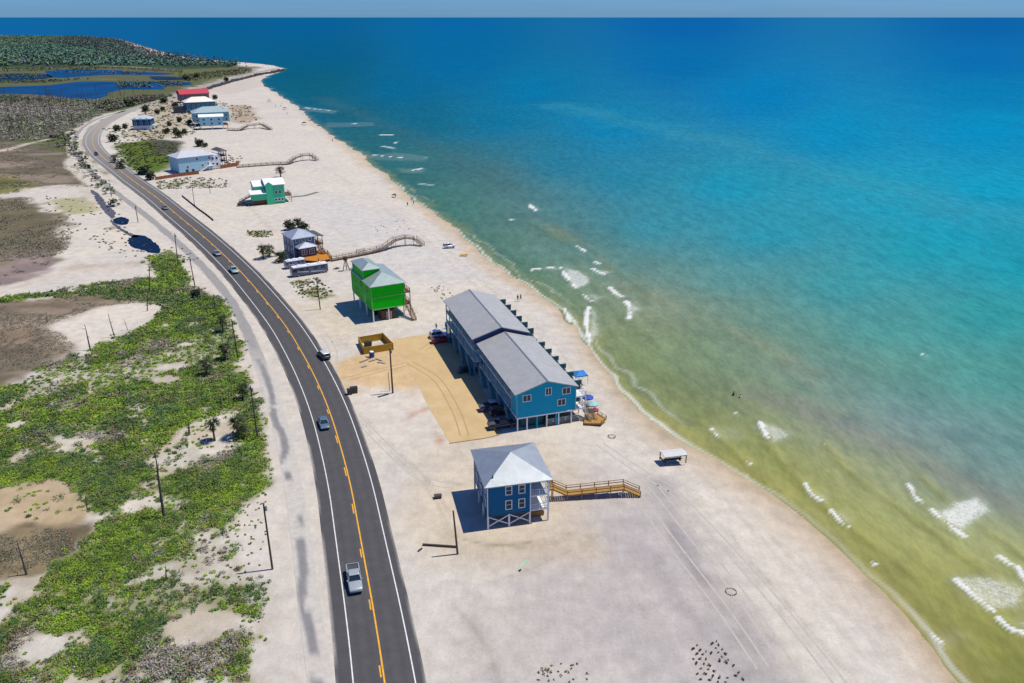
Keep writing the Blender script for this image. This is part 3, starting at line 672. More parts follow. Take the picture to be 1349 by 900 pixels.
def stairs(par, p, q, wd, m, n=None):
    p = Vector(p); q = Vector(q); d = q-p; hd = Vector((d.x, d.y, 0)).normalized(); s = Vector((-hd.y, hd.x, 0))*wd/2
    n = n or max(3, int(abs(d.z)/.19)); mb = MB()
    for k in (-1, 1): mb.beam(p+s*k, q+s*k, .07, .28)
    for k in range(n):
        a = p+d*((k+.5)/n); mb.beam(a-s*.97, a+s*.97, .28, .05)
    o = mb.build('stairs', m, par)
    r = MB()
    for k in (-1, 1):
        r.beam(p+s*k+Vector((0,0,.95)), q+s*k+Vector((0,0,.95)), .07, .07); r.beam(p+s*k+Vector((0,0,.5)), q+s*k+Vector((0,0,.5)), .05, .05)
        for t in range(0, 5): a = p+d*t/4+s*k; r.beam(a, a+Vector((0,0,.93)), .08, .08)
    r.build('handrail', m, o); return o
def roof(par, planes, m, th=.16, name='roof'):
    """planes: lists of points; the first two points of each run along its eave"""
    me = bpy.data.meshes.new(name); bm = bmesh.new(); uvl = bm.loops.layers.uv.new('UVMap'); cache = {}
    def vtx(p):
        k = tuple(round(c, 3) for c in p)
        if k not in cache: cache[k] = bm.verts.new(k)
        return cache[k]
    for pl_ in planes:
        f = bm.faces.new([vtx(p) for p in pl_]); d = (Vector(pl_[1])-Vector(pl_[0])).normalized()
        n_ = (Vector(pl_[1])-Vector(pl_[0])).cross(Vector(pl_[2])-Vector(pl_[0])).normalized(); e = n_.cross(d)
        for l in f.loops: l[uvl].uv = (l.vert.co.dot(d), l.vert.co.dot(e))
    bmesh.ops.recalc_face_normals(bm, faces=bm.faces)
    if sum(f.normal.z for f in bm.faces) < 0: bmesh.ops.reverse_faces(bm, faces=bm.faces)
    be = [e for e in bm.edges if len(e.link_faces) == 1]
    top = list(bm.faces); low = {}
    for v in list(bm.verts): low[v] = bm.verts.new((v.co.x, v.co.y, v.co.z-th))
    for f in top: bm.faces.new([low[v] for v in reversed(f.verts)])
    for e in be:
        a, c = e.verts; bm.faces.new((a, c, low[c], low[a]))
    bmesh.ops.recalc_face_normals(bm, faces=bm.faces)
    bm.to_mesh(me); bm.free(); me.materials.append(m); return link(name, me, par)
def hip(x0, x1, y0, y1, z0, z1, axis=None, inset=None):
    mx, my = (x0+x1)/2, (y0+y1)/2
    a, b_, c, d = (x0,y0,z0), (x1,y0,z0), (x1,y1,z0), (x0,y1,z0)
    if axis is None: t = (mx,my,z1); return [[a,b_,t],[b_,c,t],[c,d,t],[d,a,t]]
    if axis == 'y':
        i = inset if inset is not None else (x1-x0)/2; p, q = (mx,y0+i,z1), (mx,y1-i,z1); return [[a,b_,p],[b_,c,q,p],[c,d,q],[d,a,p,q]]
    i = inset if inset is not None else (y1-y0)/2; p, q = (x0+i,my,z1), (x1-i,my,z1)
    return [[a,b_,q,p],[b_,c,q],[c,d,p,q],[d,a,p]]
def gable(x0, x1, y0, y1, z0, z1, axis='y'):
    mx, my = (x0+x1)/2, (y0+y1)/2
    if axis == 'y': return [[(x0,y1,z0),(x0,y0,z0),(mx,y0,z1),(mx,y1,z1)], [(x1,y0,z0),(x1,y1,z0),(mx,y1,z1),(mx,y0,z1)]]
    return [[(x0,y0,z0),(x1,y0,z0),(x1,my,z1),(x0,my,z1)], [(x1,y1,z0),(x0,y1,z0),(x0,my,z1),(x1,my,z1)]]
def gable_wall_y(x0, x1, y0, y1, z0, z1, zr):        # a storey block with its two gable triangles, ridge along y
    mb = MB(); mx = (x0+x1)/2; n = 5
    pr = [(x0,z0),(x1,z0),(x1,z1),(mx,zr),(x0,z1)]
    return mb.add([(a,y0,z) for a, z in pr]+[(a,y1,z) for a, z in pr], [(0,1,2,3,4),(9,8,7,6,5)]+[(k,(k+1)%n,n+(k+1)%n,n+k) for k in range(n)])
def corner_boards(par, x0, x1, y0, y1, z0, z1, m=None, w_=.16):
    m = m or WHITE
    for x, y in ((x0,y0),(x1,y0),(x0,y1),(x1,y1)):
        sx = .03 if x == x1 else -.03; sy = .03 if y == y1 else -.03
        link('corner_board', cached(('cb', round(z1-z0,2), m.name), lambda: mesh_of(MB().box(-w_/2,w_/2,-w_/2,w_/2,0,z1-z0), 'corner_board', m)), par, (x+sx*1.2, y+sy*1.2, z0))
def band(par, x0, x1, y0, y1, z, m=None, h=.22, pr=.05):
    m = m or WHITE; mb = MB()
    mb.box(x0-pr, x1+pr, y0-pr, y0, z, z+h).box(x0-pr, x1+pr, y1, y1+pr, z, z+h).box(x0-pr, x0, y0, y1, z, z+h).box(x1, x1+pr, y0, y1, z, z+h)
    return mb.build('trim_band', m, par)
def house(name, label, px_, ang, cat='house'):
    x, y = g(*px_); return thing(name, label, cat, (x, y, 0), R(ang))
def roofm(name, rgb, metal=.55, rough=.42): return mat(name, rgb, rough, metal, .11, .6, ribs=2.1)

# ------------------------------------------------------------------ navy house on stilts, pyramid roof
h = house('stilt_house', 'square navy blue house on white stilts with a grey pyramid metal roof', (643,697), 13)
navy = mat('navy_siding', S(6,80,116,1.35), .55, var=.10, lap=1.3); rf = roofm('steel_roof', (.38,.41,.43), .65, .44)
MB().box(0, 6.8, 0, 11.3, 2.35, 7.8).build('wall', navy, h)
roof(h, hip(-.55, 10.5, -.3, 11.8, 7.8, 10.05), rf)
mb = MB(); mb.tube([(1.1,1.3,8.2),(1.1,1.3,8.75)], .09, 8); mb.tube([(1.1,1.3,8.75),(1.1,1.3,8.82)], .14, 8); mb.build('vent_pipe', DARK, h)
corner_boards(h, 0, 6.8, 0, 11.3, 2.35, 7.7)
for x in (0, 3.4, 6.8):
    for y in (0, 3.8, 7.6, 11.3): post(h, x, y, 0, 2.35, .26)
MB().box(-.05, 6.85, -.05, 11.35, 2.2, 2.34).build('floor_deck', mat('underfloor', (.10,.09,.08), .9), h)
for a, b_ in ((.14, 3.27), (3.54, 6.66)):
    mb = MB(); mb.beam((a,0,.5),(b_,0,2.1), .11, .16); mb.beam((a,.09,2.1),(b_,.09,.5), .11, .16); mb.build('cross_brace', WHITE, h)
for x in (3.35, 5.45):
    window(h, x, 0, 6.65, 'f', .85, 1.35, 0); window(h, x, 0, 4.05, 'f', .85, 1.45, 0)
for y in (2.2, 5.6, 9.0): window(h, 0, y, 6.4, 'l', 1.0, 1.5, 0); window(h, 0, y, 3.9, 'l', 1.0, 1.5, 0)
for x in (2.2, 4.7): window(h, x, 11.3, 6.4, 'b', 1., 1.4, 0)
for y in (2.5, 8.6): window(h, 6.8, y, 6.4, 'r', 1.5, 1.6, 1); window(h, 6.8, y, 3.9, 'r', 1.5, 1.6, 1)
door(h, 6.8, 5.6, 2.5, 'r', 1.7, 2.1); door(h, 6.8, 5.6, 5.2, 'r', 1.7, 2.1)
for z in (2.42, 5.08): MB().box(6.86, 10.0, .05, 11.3, z-.2, z).build('porch_floor', WHITE, h)
for x, y in ((9.85,.2),(9.85,3.9),(9.85,7.6),(9.85,11.15)): post(h, x, y, 0, 7.75, .24)
for z in (2.42, 5.08): railing(h, [(6.95,.12,z),(9.75,.12,z)], WHITE, 1.0, 1.2, .3); railing(h, [(9.85,.3,z),(9.85,11.0,z)], WHITE, 1.0, 1.5, .3)
stairs(h, (10.1,9.4,2.4), (13.4,9.4,.1), 1.3, DECK)
MB().box(7.5, 9.6, 1.6, 4.6, .15, .9).box(7.5, 9.6, 4.9, 8.0, .15, .6).build('timber_skirt', DECK, h)

# ------------------------------------------------------------------ boardwalks
def boardwalk(label, pts, wd, m, h_=1.0, group='wooden beach walkways', sp=2.2, legs=True):
    P = [Vector(p) for p in pts]; o = thing('boardwalk', label, 'boardwalk', (P[0].x, P[0].y, 0), 0, group)
    P = [p-o.location for p in P]; dk = MB(); rl = MB(); cum = 0
    for i in range(len(P)-1):
        p, q = P[i], P[i+1]; d = q-p; L = d.length; hd = Vector((d.x, d.y, 0)).normalized(); s = Vector((-hd.y, hd.x, 0))*wd/2
        n = max(1, int(L/.32))
        for k in range(n):
            a = p+d*((k+.5)/n); dk.beam(a-s, a+s, .29, .06)
        for k in (-1, 1):
            dk.beam(p+s*k*.9-Vector((0,0,.14)), q+s*k*.9-Vector((0,0,.14)), .08, .2)
            if h_:
                rl.beam(p+s*k+Vector((0,0,h_)), q+s*k+Vector((0,0,h_)), .13, .07); rl.beam(p+s*k+Vector((0,0,h_*.55)), q+s*k+Vector((0,0,h_*.55)), .05, .13)
        m_ = max(1, int(L/sp))
        for k in range(m_+(i == len(P)-2)):
            a = p+d*k/m_
            for sg in (-1, 1):
                mbk = ('bp', round(a.z, 1), h_, m.name)
                link('post', cached(mbk, lambda: mesh_of(MB().box(-.07,.07,-.07,.07,-a.z-.3,h_+.06), 'post', m)), o, a+s*sg*1.06)
    dk.build('deck', m, o)
    if h_: rl.build('handrail', m, o)
    return o
def L2W(h, x, y, z): return h.matrix_basis @ Vector((x, y, z))
boardwalk('new yellow timber walkway stepping down from the navy blue house to the sand', [L2W(h,10.2,6.2,2.35), L2W(h,12.2,6.0,2.3), L2W(h,14.6,5.6,1.0), L2W(h,24.2,4.4,1.55), L2W(h,26.9,3.7,.25)], 1.5, DECK)

# ------------------------------------------------------------------ long teal terrace in two stepped blocks
h = house('terrace_block', 'long teal two-block apartment terrace on stilts with plain grey gable roofs', (681,568.5), 18, 'apartment building')
teal = mat('teal_siding', S(8,122,148,1.6), .55, var=.10, lap=1.3); teal_shaded = mat('shaded_gable_teal', S(16,36,92,1.1), .6, var=.1); rt = roofm('shingle_grey', (.345,.345,.34), .10, .55)  # step gable is teal siding too; its navy has the eave shade painted in
def block(y0, y1, x0, x1, ze, zr, zf, front):
    (MB().box(x0+1.7, x1, y0+.15, y1-.2, zf, ze-.05).build('wall', teal, h), gable_wall_y(x0, x1, y1-.18, y1, ze-.6, ze-.1, zr-.1).build('gable_wall', teal, h)) if not front else None
    if front:
        gable_wall_y(x0, x1, y0, y0+3, zf, ze-.03, zr-.06).build('wall', teal, h)
        MB().box(x0+1.7, x1, y0+3.01, y1, zf, ze-.05).build('wall', teal, h)
    roof(h, gable(x0-.55, x1+.5, y0-.45, y1+.3, ze-.08, zr+.06, 'y'), rt, .2)
    mx = (x0+x1)/2; mb = MB(); mb.beam((mx, y0-.4, zr+.09), (mx, y1+.25, zr+.09), .3, .08); mb.build('ridge_cap', STEEL, h)
    for zz in (zf, zf+2.75):
        MB().box(x0, x0+1.68, y0+(3.02 if front else .2), y1, zz-.2, zz).build('gallery_floor', WHITE, h)
        railing(h, [(x0+.05, y0+(3.1 if front else .3), zz), (x0+.05, y1-.1, zz)], mat('pale_teal_rail', S(110,168,182,.9), .6), 1.0, 1.6, .35)
        MB().box(x1+.01, x1+2.4, y0+.1, y1, zz-.2, zz).build('balcony_floor', WHITE, h)
        railing(h, [(x1+.1, y0+.15, zz), (x1+2.35, y0+.15, zz), (x1+2.35, y1-.1, zz)], WHITE, 1.0, 1.6, .35)
    n = 8
    for k in range(n+1):
        y = y0+.2+(y1-y0-.4)*k/n
        post(h, x0+.1, y, 0, ze-.25, .2, mat('teal_stair', S(86,146,160,.9), .6)); post(h, x1+2.3, y, 0, ze-1.9 if k == 0 else zf+2.7, .18)
        if k % 2 == 0:
            for x in (x0+4.2, x0+8.2): post(h, x, y, 0, zf, .28, teal)
    u = 4
    for k in range(u):
        ya = y0+(y1-y0)*(k+.10)/u; yb = y0+(y1-y0)*(k+.62)/u
        if front and k == 0: ya += 1.6; yb += 1.2
        stairs(h, (x0-.35, ya, .1), (x0-.35, yb, zf), 1.0, mat('teal_stair', S(86,146,160,.9), .6))
        for zz in (zf, zf+2.75):
            door(h, x0+1.7, y0+(y1-y0)*(k+.8)/u, zz+.02, 'l', .95, 2.1, WHITE); window(h, x0+1.7, y0+(y1-y0)*(k+.45)/u+ (1 if front and k == 0 else 0), zz+1.5, 'l', 1.2, 1.2, 1)
            window(h, x1, y0+(y1-y0)*(k+.32)/u, zz+1.2, 'r', 2.0, 2.0, 1); window(h, x1, y0+(y1-y0)*(k+.72)/u, zz+1.5, 'r', 1.2, 1.3, 1)
    for k in range(6):
        y = y0+(y1-y0)*(k+.75)/6.3
        mb = MB(); mb.prism([(x1+.05,y-.08),(x1+2.6,y-.08),(x1+2.6,y+.08),(x1+.05,y+.08)], zf, ze-.75); mb.build('balcony_divider', mat('dark_teal_panel', S(22,78,84,1.), .6), h)
        MB().box(x1+.5, x1+2.6, y-.2, y+.2, ze-.74, ze-.62).build('divider_cap', mat('dark_teal_panel', S(22,78,84,1.), .6), h)
block(0, 26.8, 0, 12.1, 8.2, 10.15, 2.85, True)
block(27.2, 54, -1.0, 11.5, 9.35, 11.35, 3.6, False)
gable_wall_y(-.95, 11.45, 27.12, 27.33, 8.0, 9.2, 11.15).build('gable_wall', teal_shaded, h)
for x, z, m_ in ((2.0,6.95,1), (6.4,7.75,1), (10.15,7.35,1), (9.2,5.0,1)): window(h, x, 0, z, 'f', 1.5 if x != 6.4 else 1.05, 1.2 if x != 6.4 else 1.4, 1, bars=0)
band(h, 0, 12.1, 0, 2.9, 2.65, WHITE, .28, .06)
for x in (.12, 1.05): pass
for x in (.14, 2.1, 6.2, 8.7, 11.4): post(h, x, .1, 0, 2.64, .24)
MB().box(1.2, 6.0, 1.4, 1.6, .02, 2.6).build('storage_wall', mat('dark_teal_panel', S(22,78,84,1.), .6), h)
MB().box(6.25, 13.2, .4, 5.6, .02, .55).build('patio_deck', OLDWOOD, h)
railing(h, [(6.4,.5,.55),(13.0,.5,.55)], WHITE, .8, 1.1, .3)
corner_boards(h, 0, 12.1, 0, 2.9, 2.9, 8.1, mat('pale_teal_trim', S(120,190,200,.8), .6))
stairs(h, (14.7,2.6,2.85), (15.6,-1.6,.2), 1.4, OLDWOOD)
mb = MB(); mb.prism([(13.4,-1.8),(16.6,-3.0),(18.4,-1.4),(17.6,1.2),(15.0,1.6)], .25, .55); mb.build('sun_deck', DECK, h)
railing(h, [(16.6,-3.0,.55),(18.4,-1.4,.55),(17.6,1.2,.55)], DECK, .7, 1.0)
TER = h

# ------------------------------------------------------------------ vivid green tower house
h = house('stilt_house', 'vivid green three-storey house on stilts with a small tower room', (492,425), 27)
gr = mat('green_siding', S(6,146,14,1.85), .55, var=.10, lap=1.3); rg = roofm('pale_steel_roof', (.38,.46,.42), .55, .42); LG = mat('pale_green_trim', S(130,200,110,.75), .6)
MB().box(0, 8.9, 0, 18, 3.45, 10.0).build('wall', gr, h)
MB().box(.02, 4.4, 6.5, 16.0, 10.02, 12.75).build('tower_wall', gr, h)
roof(h, hip(-.5, 9.5, -.5, 18.6, 9.95, 12.1, 'y'), rg); roof(h, hip(-.4, 4.9, 6.0, 16.5, 12.7, 13.9, 'y', 2.6), rg, name='tower_roof')
band(h, 0, 8.9, 0, 18, 6.6, LG, .2); band(h, 0, 8.9, 0, 18, 3.3, LG, .28); corner_boards(h, 0, 8.9, 0, 18, 3.6, 9.9, LG); corner_boards(h, 0, 4.4, 6.5, 16, 10.02, 12.6, LG)
for x in (.15, 4.4, 8.7):
    for y in (.15, 6, 12, 17.8): post(h, x, y, 0, 3.3, .3)
for y in (3.5, 9, 14.5): window(h, 0, y, 8.3, 'l', 1.1, 1.5, 0, LG); window(h, 8.9, y, 8.3, 'r', 1.6, 1.7); window(h, 8.9, y, 5.2, 'r', 1.6, 1.7)
window(h, 0, 13.5, 5.0, 'l', 1.1, 1.5, 0, LG); window(h, 2.2, 16, 11.5, 'b', 1.4, 1.2); window(h, 4.4, 11, 11.7, 'r', 1.6, 1.2); door(h, 0, 6.5, 3.6, 'l', .95, 2.1, LG)
mb = MB(); mb.box(2.6, 6.2, .6, 4.4, .02, 2.6); mb.build('storage_room', BROWNWOOD, h); door(h, 4.6, .6, .05, 'f', 1.2, 2.0, mat('tan_door', S(190,150,110,.8), .7))
for z in (3.4, 6.6): MB().box(8.96, 11.0, 1, 17, z-.16, z).build('deck_floor', BROWNWOOD, h); railing(h, [(9.1,1.05,z),(10.95,1.05,z),(10.95,16.9,z)], BROWNWOOD)
for y in (1.1, 5, 9, 13, 16.9): post(h, 10.9, y, 0, 7.6, .18, BROWNWOOD)
stairs(h, (10.0,1.0,3.3), (10.2,-3.6,.1), 1.1, BROWNWOOD)
mb = MB(); mb.tube([(2.3,5.2,.7),(2.3,6.2,.7)], .75, 12); mb.build('storage_tank', DARK, h)

# ------------------------------------------------------------------ grey-blue house with stepped hip roofs
h = house('stilt_house', 'slate grey house with two stepped pale hip roofs beside the motorhome', (393,344), 35)
sl_ = mat('slate_siding', S(92,104,126,1.2), .55, var=.1, lap=1.3); rp = roofm('light_steel_roof', (.46,.5,.56), .6, .42)
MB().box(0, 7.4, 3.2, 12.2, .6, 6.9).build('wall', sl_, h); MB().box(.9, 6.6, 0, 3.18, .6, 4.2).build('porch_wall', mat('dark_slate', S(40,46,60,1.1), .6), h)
roof(h, hip(-.6, 8.0, 2.6, 12.8, 6.85, 8.9, 'y', 4.6), rp); roof(h, hip(.3, 7.0, -.6, 4.4, 4.2, 5.5), rp, name='porch_roof')
MB().box(7.46, 10.5, 3.4, 11.8, 3.4, 3.6).build('deck_floor', BROWNWOOD, h)
for y in (3.6, 7.6, 11.6): post(h, 10.3, y, 0, 6.4, .18, BROWNWOOD)
railing(h, [(7.6,3.5,3.6),(10.4,3.5,3.6),(10.4,11.7,3.6)], BROWNWOOD); stairs(h, (8.4,3.4,3.5), (9.4,-1.0,.2), 1.2, BROWNWOOD)
roof(h, [[(10.8,3.2,6.4),(10.8,12.0,6.4),(7.3,12.0,6.85),(7.3,3.2,6.85)]], mat('dark_shingle', (.06,.065,.08), .8), name='deck_roof')
for y in (5, 8, 10.8): window(h, 0, y, 5.3, 'l', 1.1, 1.4, 0); window(h, 0, y, 2.4, 'l', 1.1, 1.4, 0)
for x in (1.5, 3.6, 5.8): window(h, x, 3.2, 6.0, 'f', 1.1, 1.0, 0)
window(h, 2.4, 0, 2.6, 'f', 1.6, 1.5); window(h, 5.0, 0, 2.6, 'f', 1.6, 1.5); corner_boards(h, 0, 7.4, 3.2, 12.2, .6, 6.8)
for x in (.2, 7.2):
    for y in (3.4, 12.0): post(h, x, y, 0, .6, .3)
for x in (1.0, 6.4): post(h, x, .2, 0, .6, .3)
GREYH = h

# ------------------------------------------------------------------ emerald house with white roofs
h = house('beach_house', 'emerald green house with bright white roofs and a lower side wing', (353,269.5), 26)
em = mat('emerald_siding', S(60,160,120,1.5), .55, var=.1, lap=1.3); wr = roofm('white_roof', (.74,.76,.74), .0, .5)
MB().box(0, 7.6, 0, 11, .3, 8.4).build('wall', em, h); MB().box(-4.4, -.02, 3, 12, 2.4, 7.6).build('rear_wall', em, h); MB().box(-6.4, -.03, -.5, 2.96, 2.2, 5.0).build('wing_wall', em, h)
gable_wall_y(-.3, 2.6, -.8, -.02, .1, 8.5, 9.6).build('stair_tower', em, h)
roof(h, gable(-.5, 8.2, -.6, 11.6, 8.3, 10.2, 'x'), wr); roof(h, gable(-4.9, .2, 2.6, 12.4, 7.6, 9.3, 'x'), wr); roof(h, [[(-6.9,-1.0,5.0),(-.3,-1.0,5.0),(-.3,3.3,6.1),(-6.9,3.3,6.1)]], wr, name='wing_roof')
for x in (4.0, 5.6): window(h, x, 0, 5.0, 'f', .8, 1.3, 0, bars=0)
for x in (3.6, 5.0, 6.4): window(h, x, 0, 1.8, 'f', .8, 1.0, 0, bars=0)
window(h, 7.6, 3, 6.2, 'r', 1.6, 1.7); window(h, 7.6, 8, 6.2, 'r', 1.6, 1.7); window(h, -4.4, 8, 5.5, 'l', 1.2, 1.4)
MB().box(-6.2, -.1, 1.0, 1.2, .02, 2.1).build('skirt_fence', mat('red_brown_boards', S(124,72,50,1.2), .8, var=.2), h)
MB().box(7.68, 10.6, 1, 9, 2.8, 3.0).build('deck_floor', BROWNWOOD, h); railing(h, [(7.8,1.1,3.0),(10.5,1.1,3.0),(10.5,8.9,3.0)], BROWNWOOD)
for y in (1.2, 5, 8.8): post(h, 10.4, y, 0, 3.0, .2, BROWNWOOD)
for x in (-6.2, -3.2): post(h, x, -.3, 0, 2.2, .22, BROWNWOOD)
for x, y in ((-4.2,3.3),(-4.2,11.7),(-.3,11.7)): post(h, x, y, 0, 2.4, .25, BROWNWOOD)
stairs(h, (-4.6,10,2.6), (-10.5,9.5,.1), 1.2, mat('dark_timber', S(52,50,62,1.), .9))

# ------------------------------------------------------------------ pale blue long house
h = house('beach_house', 'long pale blue house with a light grey hip roof behind a brown fence', (237,229), 42)
pb = mat('pale_blue_siding', S(148,182,196,1.1), .55, var=.08, lap=1.3); rl_ = roofm('light_grey_roof', (.50,.51,.54), .1, .5)
MB().box(0, 17.2, 0, 12.5, .4, 7.9).build('wall', pb, h); MB().box(17.22, 22.6, 1.0, 11, .4, 7.4).build('wing_wall', mat('white_siding', (.62,.66,.70), .6, lap=1.3), h)
roof(h, hip(-.7, 19.2, -.6, 13.1, 7.9, 10.3, 'x', 5.0), rl_)
for x, z in ((4.5,2.9),(9.8,6.5),(12.4,2.9),(16.3,6.4),(15.4,3.4)): window(h, x, 0, z, 'f', .9, 1.3, 0, bars=0)
for x in (18.5, 20.6): window(h, x, 1.0, 5.6, 'f', 1.1, 1.4, 0, bars=0); window(h, x, 1.0, 2.6, 'f', 1.1, 1.4, 0, bars=0)
dkh = mat('dark_timber', S(52,50,62,1.), .9)
for z in (3.6, 6.4): MB().box(22.64, 26.2, .8, 11, z-.2, z).build('porch_floor', dkh, h); railing(h, [(22.8,.9,z),(26.1,.9,z),(26.1,10.9,z)], dkh)
for y in (1.0, 4.2, 7.6, 10.8): post(h, 26.0, y, 0, 9.0, .25, dkh)
roof(h, hip(22.3, 26.8, .4, 11.4, 8.9, 10.2, 'y', 2.2), mat('dark_shingle', (.06,.065,.08), .8), name='porch_roof')
stairs(h, (15.2,-.8,2.6), (10.6,-.8,.1), 1.2, WHITE); door(h, 16.4, 0, 2.6, 'f', .95, 2.0); MB().box(15.2, 18.6, -1.4, -.05, 2.4, 2.58).build('landing', WHITE, h)
for x in (15.4, 18.4): post(h, x, -1.3, 0, 2.4, .18)
for x in (3.2, 6.4): MB().box(x, x+1.4, -.06, -.01, .5, 1.6).build('vent_grille', DARK, h)
PALEB = h

# ------------------------------------------------------------------ far group
def far_house(name, label, px_, ang, W, D, z0, ze, zr, wm, rm, kind='hip', axis='x', extra=None, ins=None):
    h = house(name, label, px_, ang)
    MB().box(0, W, 0, D, z0, ze).build('wall', wm, h)
    if kind == 'hip': roof(h, hip(-.8, W+.8, -.8, D+.8, ze, zr, axis, ins), rm, .25)
    else: roof(h, gable(-.8, W+.8, -.8, D+.8, ze, zr, axis), rm, .25)
    if z0 > .5:
        for x in (.2, W/2, W-.2):
            for y in (.2, D-.2): post(h, x, y, 0, z0, .35)
    n = max(2, int(W/4))
    for k in range(n):
        for zz in ((z0+1.6, z0+4.4) if ze-z0 > 4.5 else (z0+1.6,)): window(h, W*(k+.5)/n, 0, zz, 'f', 1.3, 1.4, 0, bars=0)
    for zz in ((z0+1.6, z0+4.4) if ze-z0 > 4.5 else (z0+1.6,)): window(h, 0, D*.3, zz, 'l', 1.3, 1.4, 0, bars=0); window(h, 0, D*.7, zz, 'l', 1.3, 1.4, 0, bars=0)
    return h
h = far_house('stilt_house', 'small dark blue house with white lower storey standing alone by the road bend', (176,171.5), 8, 12, 11, 3.0, 7.6, 10.0, mat('deep_blue_siding', S(22,72,104,1.3), .55, lap=1.3), roofm('pale_blue_roof', (.46,.52,.58), .2, .5), 'hip', None)
MB().box(.3, 11.7, .3, 10.7, 0.02, 2.98).build('lower_wall', mat('white_siding', (.62,.66,.70), .6, lap=1.3), h); MB().box(12.05, 14.5, 2, 9, 2.8, 3.0).build('deck_floor', WHITE, h); railing(h, [(12.2,2.1,3),(14.4,2.1,3),(14.4,8.9,3)], WHITE)
for y in (2.2, 8.8): post(h, 14.3, y, 0, 3, .3)
h = far_house('beach_house', 'pale turquoise house with a white front roof nearest the far dunes', (265,171.5), 20, 15.5, 9, 2.6, 9.0, 10.4, mat('turquoise_siding', S(140,190,200,1.15), .55, lap=1.3), roofm('bluish_white_roof', (.72,.77,.82), .0, .5), 'gable')
MB().box(15.55, 18.5, 1, 8, 2.5, 2.7).build('deck_floor', BROWNWOOD, h); railing(h, [(15.7,1.1,2.7),(18.4,1.1,2.7),(18.4,7.9,2.7)], BROWNWOOD); MB().box(-5, -.1, 1, 6, 2.3, 2.5).build('deck_floor', BROWNWOOD, h)
for x in (-4.8, 18.3): post(h, x, 1.2, 0, 2.4, .3, BROWNWOOD); post(h, x, 5.6, 0, 2.4, .3, BROWNWOOD)
h = far_house('beach_house', 'big grey-green roofed house behind the pale turquoise house', (257,166.5), 26, 25, 15, 2.4, 9.4, 13.0, mat('sea_green_siding', S(110,156,164,1.15), .55, lap=1.3), roofm('grey_green_roof', (.30,.40,.42), .1, .5), 'hip', 'x')
h = far_house('beach_house', 'dark teal house with a cream roof between the red roof and the grey-green roof', (246,149), 30, 24, 13, 1.5, 8.5, 12.2, mat('deep_teal_siding', S(40,104,124,1.3), .55, lap=1.3), roofm('cream_roof', (.72,.66,.56), .0, .5), 'hip', 'x')
MB().box(-9, -.1, 0, 9, .05, 5.2).build('side_shed', mat('dark_slate', S(40,46,60,1.1), .6), h)
h = far_house('beach_house', 'weathered house with a red roof, last before the far lagoon', (239,136), 34, 26, 13, 1.5, 7.8, 11.8, mat('mauve_siding', S(110,96,104,1.1), .55, lap=1.3), roofm('red_roof', S(176,44,62,1.0), .0, .5), 'gable')

# ------------------------------------------------------------------ walkways, fences and timber structures
boardwalk('long weathered walkway arching over the dune from the deck of the slate grey house', [G(436,344)+Vector((0,0,.5)), G(462,339.5)+Vector((0,0,.6)), G(490,334)+Vector((0,0,.7)), G(507,330)+Vector((0,0,1.2)), G(520,326)+Vector((0,0,2.6)), G(534,323.5)+Vector((0,0,2.9)), G(547,322.5)+Vector((0,0,2.2)), G(557,324.5)+Vector((0,0,.4))], 1.8, OLDWOOD, 1.0)
boardwalk('grey walkway with a hump at its sea end, leading from the pale blue house', [G(312,221)+Vector((0,0,.4)), G(360,217.5)+Vector((0,0,.4)), G(380,217)+Vector((0,0,.6)), G(388,214)+Vector((0,0,2.2)), G(398,212)+Vector((0,0,2.9)), G(410,210.5)+Vector((0,0,2.6)), G(418,212)+Vector((0,0,.4))], 2.0, OLDWOOD, 1.1, sp=3)
boardwalk('faraway grey walkway ending beside the pale turquoise house', [G(300,172)+Vector((0,0,.4)), G(316,172.5)+Vector((0,0,.6)), G(326,170)+Vector((0,0,2.2)), G(345,168.5)+Vector((0,0,2.6)), G(357,171.5)+Vector((0,0,.4))], 2.4, OLDWOOD, 1.2, sp=4)
boardwalk('low plank path without rails leading from the emerald house', [G(384,260)+Vector((0,0,.15)), G(402,258)+Vector((0,0,.15)), G(418,253.5)+Vector((0,0,.15))], 1.6, OLDWOOD, 0, sp=4)
def fence(label, pts, hh, m, nm='wooden_fence', th=.06):
    P = [G(*p) for p in pts]; o = thing(nm, label, 'fence', P[0]); mb = MB()
    for i in range(len(P)-1):
        p, q = P[i]-P[0], P[i+1]-P[0]; L = (q-p).length; n = max(1, int(L/.3))
        for k in range(n):
            a = p+(q-p)*(k/n); b_ = p+(q-p)*((k+.93)/n); mb.beam(a+Vector((0,0,hh/2)), b_+Vector((0,0,hh/2)), th, hh*(.96+.04*math.sin(k*7.1)))
        for k in range(max(1, int(L/2.4))+1):
            c_ = p+(q-p)*k/max(1, int(L/2.4)); link('post', cached(('fp', hh, m.name), lambda: mesh_of(MB().box(-.08,.08,-.08,.08,0,hh+.15), 'post', m)), o, c_)
    mb.build('boards', m, o); return o
rb = mat('red_brown_boards', S(124,72,50,1.2), .8, var=.2)
fence('long brown board fence in front of the pale blue house', [(205,237.5),(237,232.5),(262,229.5)], 1.6, rb)
fence('short brown board fence round the pool end of the pale blue house', [(291,222.5),(312,219),(315,216.5)], 2.0, rb)
fence('low weathered rail fence beside the road near the roadside poles', [(240,259),(250,267),(261,276),(271,283),(281,291)], .7, mat('dark_timber', S(52,50,62,1.), .9), 'rail_fence')
